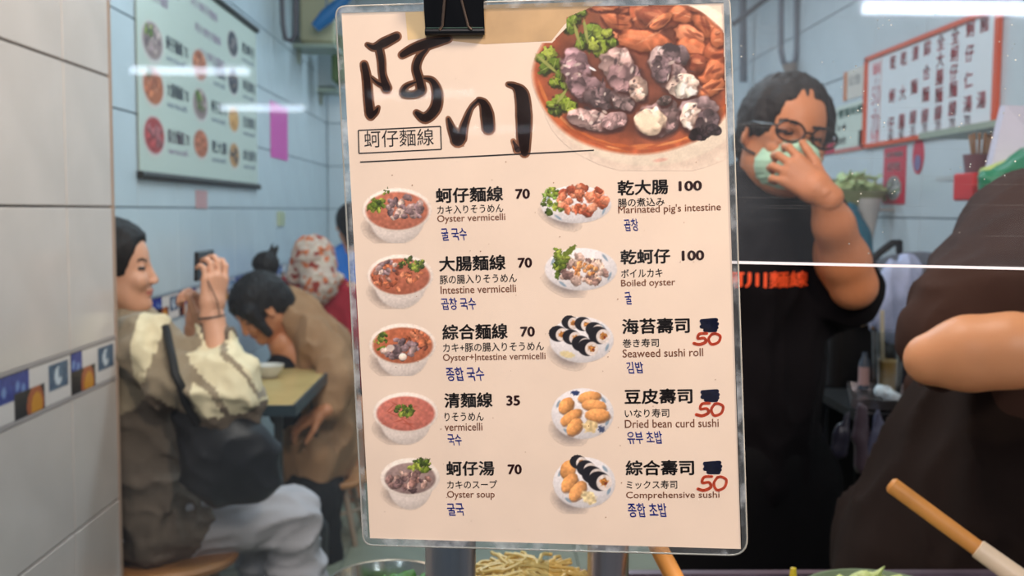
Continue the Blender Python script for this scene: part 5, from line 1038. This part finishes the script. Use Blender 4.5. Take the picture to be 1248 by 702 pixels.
pp = Pic(0, 0, 20, 26, 1.); s = pp.ell(10, 13, 9.5, 12.5, (140, 140, 140), soft=.12); cluster(pp, 24, 10, 13, 6, 8, [(170, 172, 176), (104, 100, 96), (120, 136, 104), (190, 186, 180)], 1.5, 3, s)
pp.build('food_picture', None, plane=lambda X, Y: np.stack([np.full(len(X), XR-.0084), Ym+wY/2-wY*(.12+.76*X/20), z0+(z1_-z0)*(.50-.44*Y/26)], 1)-np.array(e.location), parent=e)
crd(e, '蚵仔麵線', Ym, wY, z0, z1_, .12, .88, .82, .92, mat('poster_white_ink', (230, 210, 214), .5)); crd(e, '好吃', Ym, wY, z0, z1_, .2, .8, .58, .74, mat('poster_white_ink', (0, 0, 0)))
Yr = ubd(1122); zr2 = P(1122, 190, Yr)[2]; e = empty('round_sticker', (XR-.006, Yr, zr2), 'oval crimson sticker right of the crimson poster', 'sticker')
MB().lathe((XR-.0045, Yr, zr2), [(0, -.003), (.058, -.003), (.058, 0), (0, 0)], 32, R=roty(math.pi/2)@np.diag((1.15, .85, 1))).build('disc', mat('poster_crimson', (0, 0, 0)), e)
MB().lathe((XR-.0085, Yr-.002, zr2-.026), [(0, -.001), (.030, -.001), (.030, 0), (0, 0)], 24, R=roty(math.pi/2)).build('emblem', mat('sticker_grey', (120, 110, 150), .5), e)
# conduits
m_pg = mat('conduit_grey', (96, 104, 116), .5)
Yc = 1250*XR/(955-595)
wpipe('conduit', [P(952, -40, 5.3), P(952, 62, 5.3), P(955, 76, 5.3), P(962, 80, 5.3), P(969, 74, 5.3), P(971, 60, 5.3), P(970, -40, 5.3)], .015, m_pg, 'grey conduit looping down above the masked man'); wpipe('conduit', [P(962, 78, 5.3), P(965, 96, 5.3)], [.04, .022], mat('conduit_box', (140, 130, 124), .5), 'small junction below the grey conduit loop', 'junction')
wpipe('conduit', [P(905, -20, 6.2), P(906, 100, 6.2)], .024, m_pg, 'grey vertical conduit at the upper right edge of the menu')
wpipe('ceiling_pipe', [P(893, 30, 5.6), P(945, -10, 5.6)], .014, mat('conduit_dk', (80, 84, 92), .5), 'dark slanted pipe over the upper right corner of the menu')
# shelf at upper right
sx = P(1205, 160, 2.9); e = empty('wall_shelf', (1.44, 2.95, sx[2]), 'grey-green wall shelf under the right end of the price board', 'shelf')
MB().box((1.44, 2.80, sx[2]), (.27, .62, .018)).build('board', mat('shelf_green', (150, 162, 146), .4), e); MB().box((1.57, 2.9, sx[2]-.05), (.02, .03, .10)).build('bracket', mat('shelf_green', (0, 0, 0)), e)
r2 = random.Random(2)
zsh = P(1195, 212, 2.75)[2]
e2 = empty('wall_shelf', (1.42, 2.75, zsh), 'lower wall shelf holding the red box and the chopstick holder', 'shelf'); MB().box((1.44, 2.72, zsh-.008), (.27, .52, .014)).build('board', mat('shelf_clear', (170, 176, 178), .3), e2)
hb = empty('chopstick_holder', tuple(P(1195, 205, 2.72)), 'brown bundle of sticks in a holder under the wall shelf', 'holder'); hc = P(1193, 208, 2.72)
MB().lathe((hc[0], 2.72, zsh), [(0, 0), (.035, 0), (.042, .05), (.039, .05), (.032, .004), (0, .004)], 20).build('cup', mat('holder_maroon', (120, 84, 90), .5), hb, True)
for i in range(9): t = r2.random()*6.28; MB().tube([(hc[0]+.015*math.cos(t), 2.72+.015*math.sin(t), zsh+.005), (hc[0]+.035*math.cos(t), 2.72+.035*math.sin(t), zsh+.105)], .004, 6).build('stick', mat('stick_brown', (150, 112, 80), .5), hb, True)
o = MB().box(P(1190, 228, 2.60), (.075, .09, .07), rotz(.1), .004).build('red_box', mat('box_red', (196, 44, 48), .5), None); tag(o, 'red box hanging just above the brown-shirted shoulder', 'box')
G = Field(.006); G.cap(P(1212, 222, 2.4), P(1262, 205, 2.35), .035, .06, .03); G.noise = folds(.01, 14, (1, 1, 1), 81); V, F = G.mesh(); o = npmesh('green_bag', V, F, None, mat('bag_emerald', (30, 130, 90), .4), True); tag(o, 'emerald green plastic bag above the brown-shirted shoulder', 'bag'); MB().tube([P(1262, 196, 2.35), np.array((P(1262, 196, 2.35)[0], 2.35, 2.905))], .003, 6).build('string', mat('string_white', (200, 200, 196), .6), o, True)
G = Field(.005); G.cap(P(1200, 210, 2.42), P(1238, 203, 2.40), .012, .024, .02, flat=((0, 1, 0), 1.5)); V, F = G.mesh(); o = npmesh('lime_cloth', V, F, None, mat('cloth_lime', (186, 202, 120), .6), True); tag(o, 'lime cloth lying on the emerald green bag', 'cloth')
q = MB(); a, b, c, d = P(1226, 128, 2.45), P(1300, 132, 2.35), P(1300, 215, 2.35), P(1208, 204, 2.45); th = np.array((0, .03, 0)); q.add([a, b, c, d, a+th, b+th, c+th, d+th], [(0, 3, 2, 1), (4, 5, 6, 7), (0, 1, 5, 4), (1, 2, 6, 5), (2, 3, 7, 6), (3, 0, 4, 7)])
o = q.build('paper_bag', mat('bag_paper_white', (206, 204, 222), .6), None); tag(o, 'white paper bag leaning above the emerald green bag', 'bag')
# cabbage in a basket on the right wall
cb = P(1045, 236, 4.05); e = empty('wire_basket', tuple(cb), 'olive wire basket on the wall with cabbage leaves, right of the masked man', 'basket')
MB().lathe((cb[0], 4.05, cb[2]-.05), [(.075, -.0), (.112, .06), (.116, .06), (.079, -.004)], 28).build('rim', mat('basket_olive', (130, 136, 100), .5), e, True)
for k in range(14): t = k*.449; MB().tube([(cb[0]+.077*math.cos(t), 4.05+.077*math.sin(t), cb[2]-.05), (cb[0]+.115*math.cos(t), 4.05+.115*math.sin(t), cb[2]+.014)], .003, 6).build('wire', mat('basket_olive', (0, 0, 0)), e, True)
MB().box((cb[0]-.09, 4.05, cb[2]+.05), (.24, .03, .014)).build('handle', mat('basket_olive', (0, 0, 0)), e)
MB().tube([(cb[0]+.06, 4.05, cb[2]-.02), (XR-.0, 4.06, cb[2]-.02)], .008, 8).build('wall_bracket', mat('basket_olive', (0, 0, 0)), e)
leafy('cabbage_leaves', (cb[0], 4.05, cb[2]), 50, .085, .07, .075, mat('cabbage_green', (184, 206, 150), .5, var=.15, scale=30), .02, .04, 'pale green cabbage leaves heaped in the wire basket', 'cabbage', 6, 'stuff')
# funnel cloth and teal board
c0 = P(1058, 262, 3.98); o = MB().lathe((c0[0], 3.98, c0[2]-.15), [(0, 0), (.012, 0), (.05, .215), (.0, .215)], 16).tube([(c0[0], 3.98, c0[2]+.02), (XR+.001, 3.98, c0[2]+.02)], .006, 8).build('hanging_funnel', mat('funnel_beige', (178, 172, 166), .6), None, True); tag(o, 'beige funnel hanging below the wire basket', 'funnel')
G = Field(.008); G.chain([P(1036, 258, 3.95), P(1038, 290, 3.95), P(1042, 350, 3.95)], [.036, .072, .10], .03, flat=((0, 1, 0), .5)); V, F = G.mesh(); o = npmesh('teal_umbrella', V, F, None, mat('umbrella_teal', (30, 96, 116), .5), True); tag(o, 'folded teal umbrella standing behind the raised elbow', 'umbrella')
MBt = MB().tube([P(1040, 350, 3.95), np.array((P(1040, 350, 3.95)[0], 3.95, .0))], [.05, .012], 10); o2 = MBt.build('umbrella_shaft', mat('umbrella_teal', (0, 0, 0)), None, True)
o2.parent = o
# ---- dark work table with clutter behind the servers
m_dk = mat('dark_plastic', (14, 14, 17), .6, spec=.2); m_dks = mat('dark_steel', (34, 37, 43), .45, metal=.4, spec=.3)
tz = P(1060, 478, 2.75)[2]
wt = empty('work_table', (1.25, 2.75, 0), 'dark steel work table between the masked man and the brown-shirted person', 'table')
MB().box((1.21, 2.86, tz-.015), (.72, .40, .03)).build('top', m_dks, wt); MB().box((1.21, 2.88, tz/2+.02), (.66, .32, tz-.11)).build('dark_block', m_dk, wt)  # added dark box, keeps the bright wall below the top out of sight
for x in (.90, 1.54):
    for y in (2.70, 3.02): MB().tube([(x, y, 0), (x, y, tz-.02)], .016, 8).build('leg', m_dks, wt, True)
c = P(1040, 425, 2.75); e = empty('rice_cooker', (c[0], 2.79, tz), 'black appliance with a silver label on the work table, below the raised elbow', 'appliance')
MB().box((c[0], 2.79, tz+.125), (.16, .22, .25), bev=.025).build('housing', m_dk, e); MB().box((c[0]+.01, 2.676, tz+.20), (.09, .006, .014)).build('label_strip', mat('strip_silver', (130, 130, 136), .4), e); MB().lathe((c[0]-.01, 2.672, tz+.20), [(0, -.003), (.010, -.003), (.010, .003), (0, .003)], 14, R=rotx(math.pi/2)).build('knob', mat('knob_cream', (200, 176, 140), .4), e)
MB().lathe((c[0]-.055, 2.672, tz+.23), [(0, -.003), (.014, -.003), (.014, .003), (0, .003)], 14, R=rotx(math.pi/2)).build('knob', mat('knob_grey', (130, 130, 150), .4), e)
pt = P(1098, 322, 2.85); e = empty('stock_pot', (pt[0]+.02, 2.9, tz), 'dark grey pot with a black lid handle behind the brown-shirted arm', 'pot'); hz = pt[2]-tz
MB().lathe((pt[0]+.07, 2.88, tz), [(0, 0), (.15, 0), (.155, .02), (.155, hz-.03), (.16, hz-.02), (.15, hz), (.06, hz+.03), (0, hz+.035)], 32).build('pot_body', mat('pot_slate', (76, 80, 92), .4, metal=.4), e, True)
MB().tube([P(1062, 318, 2.74), P(1072, 308, 2.74), P(1088, 296, 2.74), P(1096, 296, 2.75), P(1096, 306, 2.8)], .010, 10).build('handle', m_dk, e, True)
G = Field(.006); G.chain([P(1112, 326, 2.60), P(1096, 345, 2.58), P(1084, 380, 2.57), P(1088, 404, 2.56)], [.03, .045, .045, .025], .03, flat=((0, 1, 0), .5)); G.cap(P(1112, 326, 2.60), P(1112, 330, 2.76), .012, .012, .01); G.noise = folds(.016, 16, (1.3, 1, .4), 85); V, F = G.mesh(); mcl = mat('cloth_blue_white', (164, 176, 208), .8, var=.25, scale=18); o = npmesh('dish_cloth', V, F, None, mcl, True); tag(o, 'pale blue and white cloth hanging beside the brown sleeve', 'cloth')
o = MB().tube([P(1071, 362, 2.62), P(1066, 378, 2.62), P(1064, 400, 2.62)], [.012, .012, .010], 10).build('yellow_handle', mat('handle_yellow', (206, 150, 40), .5), None, True); tag(o, 'yellow handle standing beside the blue and white cloth', 'handle')
o = MB().tube([P(1056, 332, 2.6), P(1068, 334, 2.6), P(1074, 345, 2.6), P(1073, 356, 2.6)], .008, 10).build('white_hook', mat('hook_white', (176, 190, 200), .4), None, True); tag(o, 'white hook above the yellow handle', 'hook')
cx_ = P(1081, 470, 2.45); e = empty('drink_cup', (cx_[0], 2.45, cx_[2]), 'clear plastic cup of milky tea on the steel tray', 'cup'); z0 = P(1081, 478, 2.45)[2]
MB().lathe((cx_[0], 2.45, z0), [(0, 0), (.032, 0), (.040, .15), (.038, .15), (.030, .003), (0, .003)], 28).build('cup_wall', glassmat('cup_clear', (.86, .88, .88), 1.2, scuff=(20, .0, .12)), e, True); MB().lathe((cx_[0], 2.45, z0+.003), [(0, 0), (.0295, 0), (.034, .075), (0, .075)], 28).build('milk_tea', mat('milk_tea', (204, 168, 104), .4), e, True)
MB().tube([(cx_[0]-.01, 2.45, z0+.01), (cx_[0]-.018, 2.45, z0+.20)], .005, 8).build('straw', mat('straw_pale', (196, 186, 160), .4), e, True)
cz = P(1062, 470, 2.45)[0]; e = empty('plastic_bottle', (cz, 2.5, z0), 'narrow bottle with a pinkish label beside the cup of milky tea', 'bottle'); MB().lathe((cz, 2.5, z0), [(0, 0), (.013, 0), (.013, .065), (.006, .08), (.006, .09), (0, .09)], 20).build('bottle_body', mat('bottle_slate', (72, 84, 100), .3), e, True); MB().lathe((cz, 2.5, z0+.01), [(.0135, 0), (.0135, .045), (.0132, .045), (.0132, 0)], 20).build('bottle_label', mat('label_pinkgrey', (176, 146, 146), .5), e, True)
tr = empty('steel_tray', (P(1080, 484, 2.42)[0], 2.42, z0-.02), 'steel tray with a white cloth under the cup of milky tea', 'tray')
tcx = P(1082, 486, 2.42)[0]; MB().box((tcx, 2.42, z0-.012), (.17, .24, .010), rotz(-.3)).build('tray_base', m_steel, tr)
for sx_, sy_, a_, b_ in ((.085, 0, .006, .24), (-.085, 0, .006, .24), (0, .12, .17, .006), (0, -.12, .17, .006)): MB().box(np.array((tcx, 2.42, z0-.004))+rotz(-.3)@np.array((sx_, sy_, 0)), (a_, b_, .022), rotz(-.3)).build('tray_side', m_steel, tr)
G = Field(.005); G.cap(P(1076, 478, 2.38), P(1100, 490, 2.36), .013, .013, .01, flat=((0, 1, 0), 2.5)); G.noise = folds(.006, 30, (1, 1, 1), 9); V, F = G.mesh(); o = npmesh('white_napkin', V, F, None, mat('napkin_white', (206, 216, 222), .7), True); tag(o, 'crumpled white cloth on the steel tray', 'cloth')
# trolley carrying the tray
tl = empty('trolley', (tcx, 2.45, 0), 'dark trolley under the steel tray', 'trolley'); MB().box((tcx, 2.45, z0-.03), (.24, .34, .02)).build('top', m_dk, tl)
for x in (-.11, .11):
    for y in (-.15, .15): MB().tube([(tcx+x, 2.45+y, 0), (tcx+x, 2.45+y, z0-.03)], .012, 8).build('leg', m_dk, tl, True)
# hanging bags below
for (pts, rr_, colr, lab) in (([(1050, 498), (1050, 535), (1055, 566)], [.006, .013, .022], (104, 88, 98), 'narrow pinkish-grey bag hanging below the steel tray'), ([(1066, 500), (1069, 535), (1068, 556)], [.006, .020, .026], (108, 110, 136), 'pale violet plastic bag hanging below the steel tray'), ([(1036, 500), (1028, 530), (1024, 550)], [.005, .014, .019], (56, 54, 70), 'dim violet bag hanging left of the pinkish-grey bag')):
    G = Field(.005); G.chain([P(x, y, 2.27) for x, y in pts], rr_, .02, flat=((0, 1, 0), .6)); G.noise = folds(.008, 24, (1.2, 1, .4), int(pts[0][0])); V, F = G.mesh(); o = npmesh('plastic_bag', V, F, None, mat('bag_%d' % pts[0][0], colr, .35, var=.15, scale=30), True); tag(o, lab, 'bag')
txt('阿川麵線', 'shirt_lettering', w5, SHIRT_TXT[0], SHIRT_TXT[1], .035, lambda W: W-np.array(w5.location))
flush_txt()
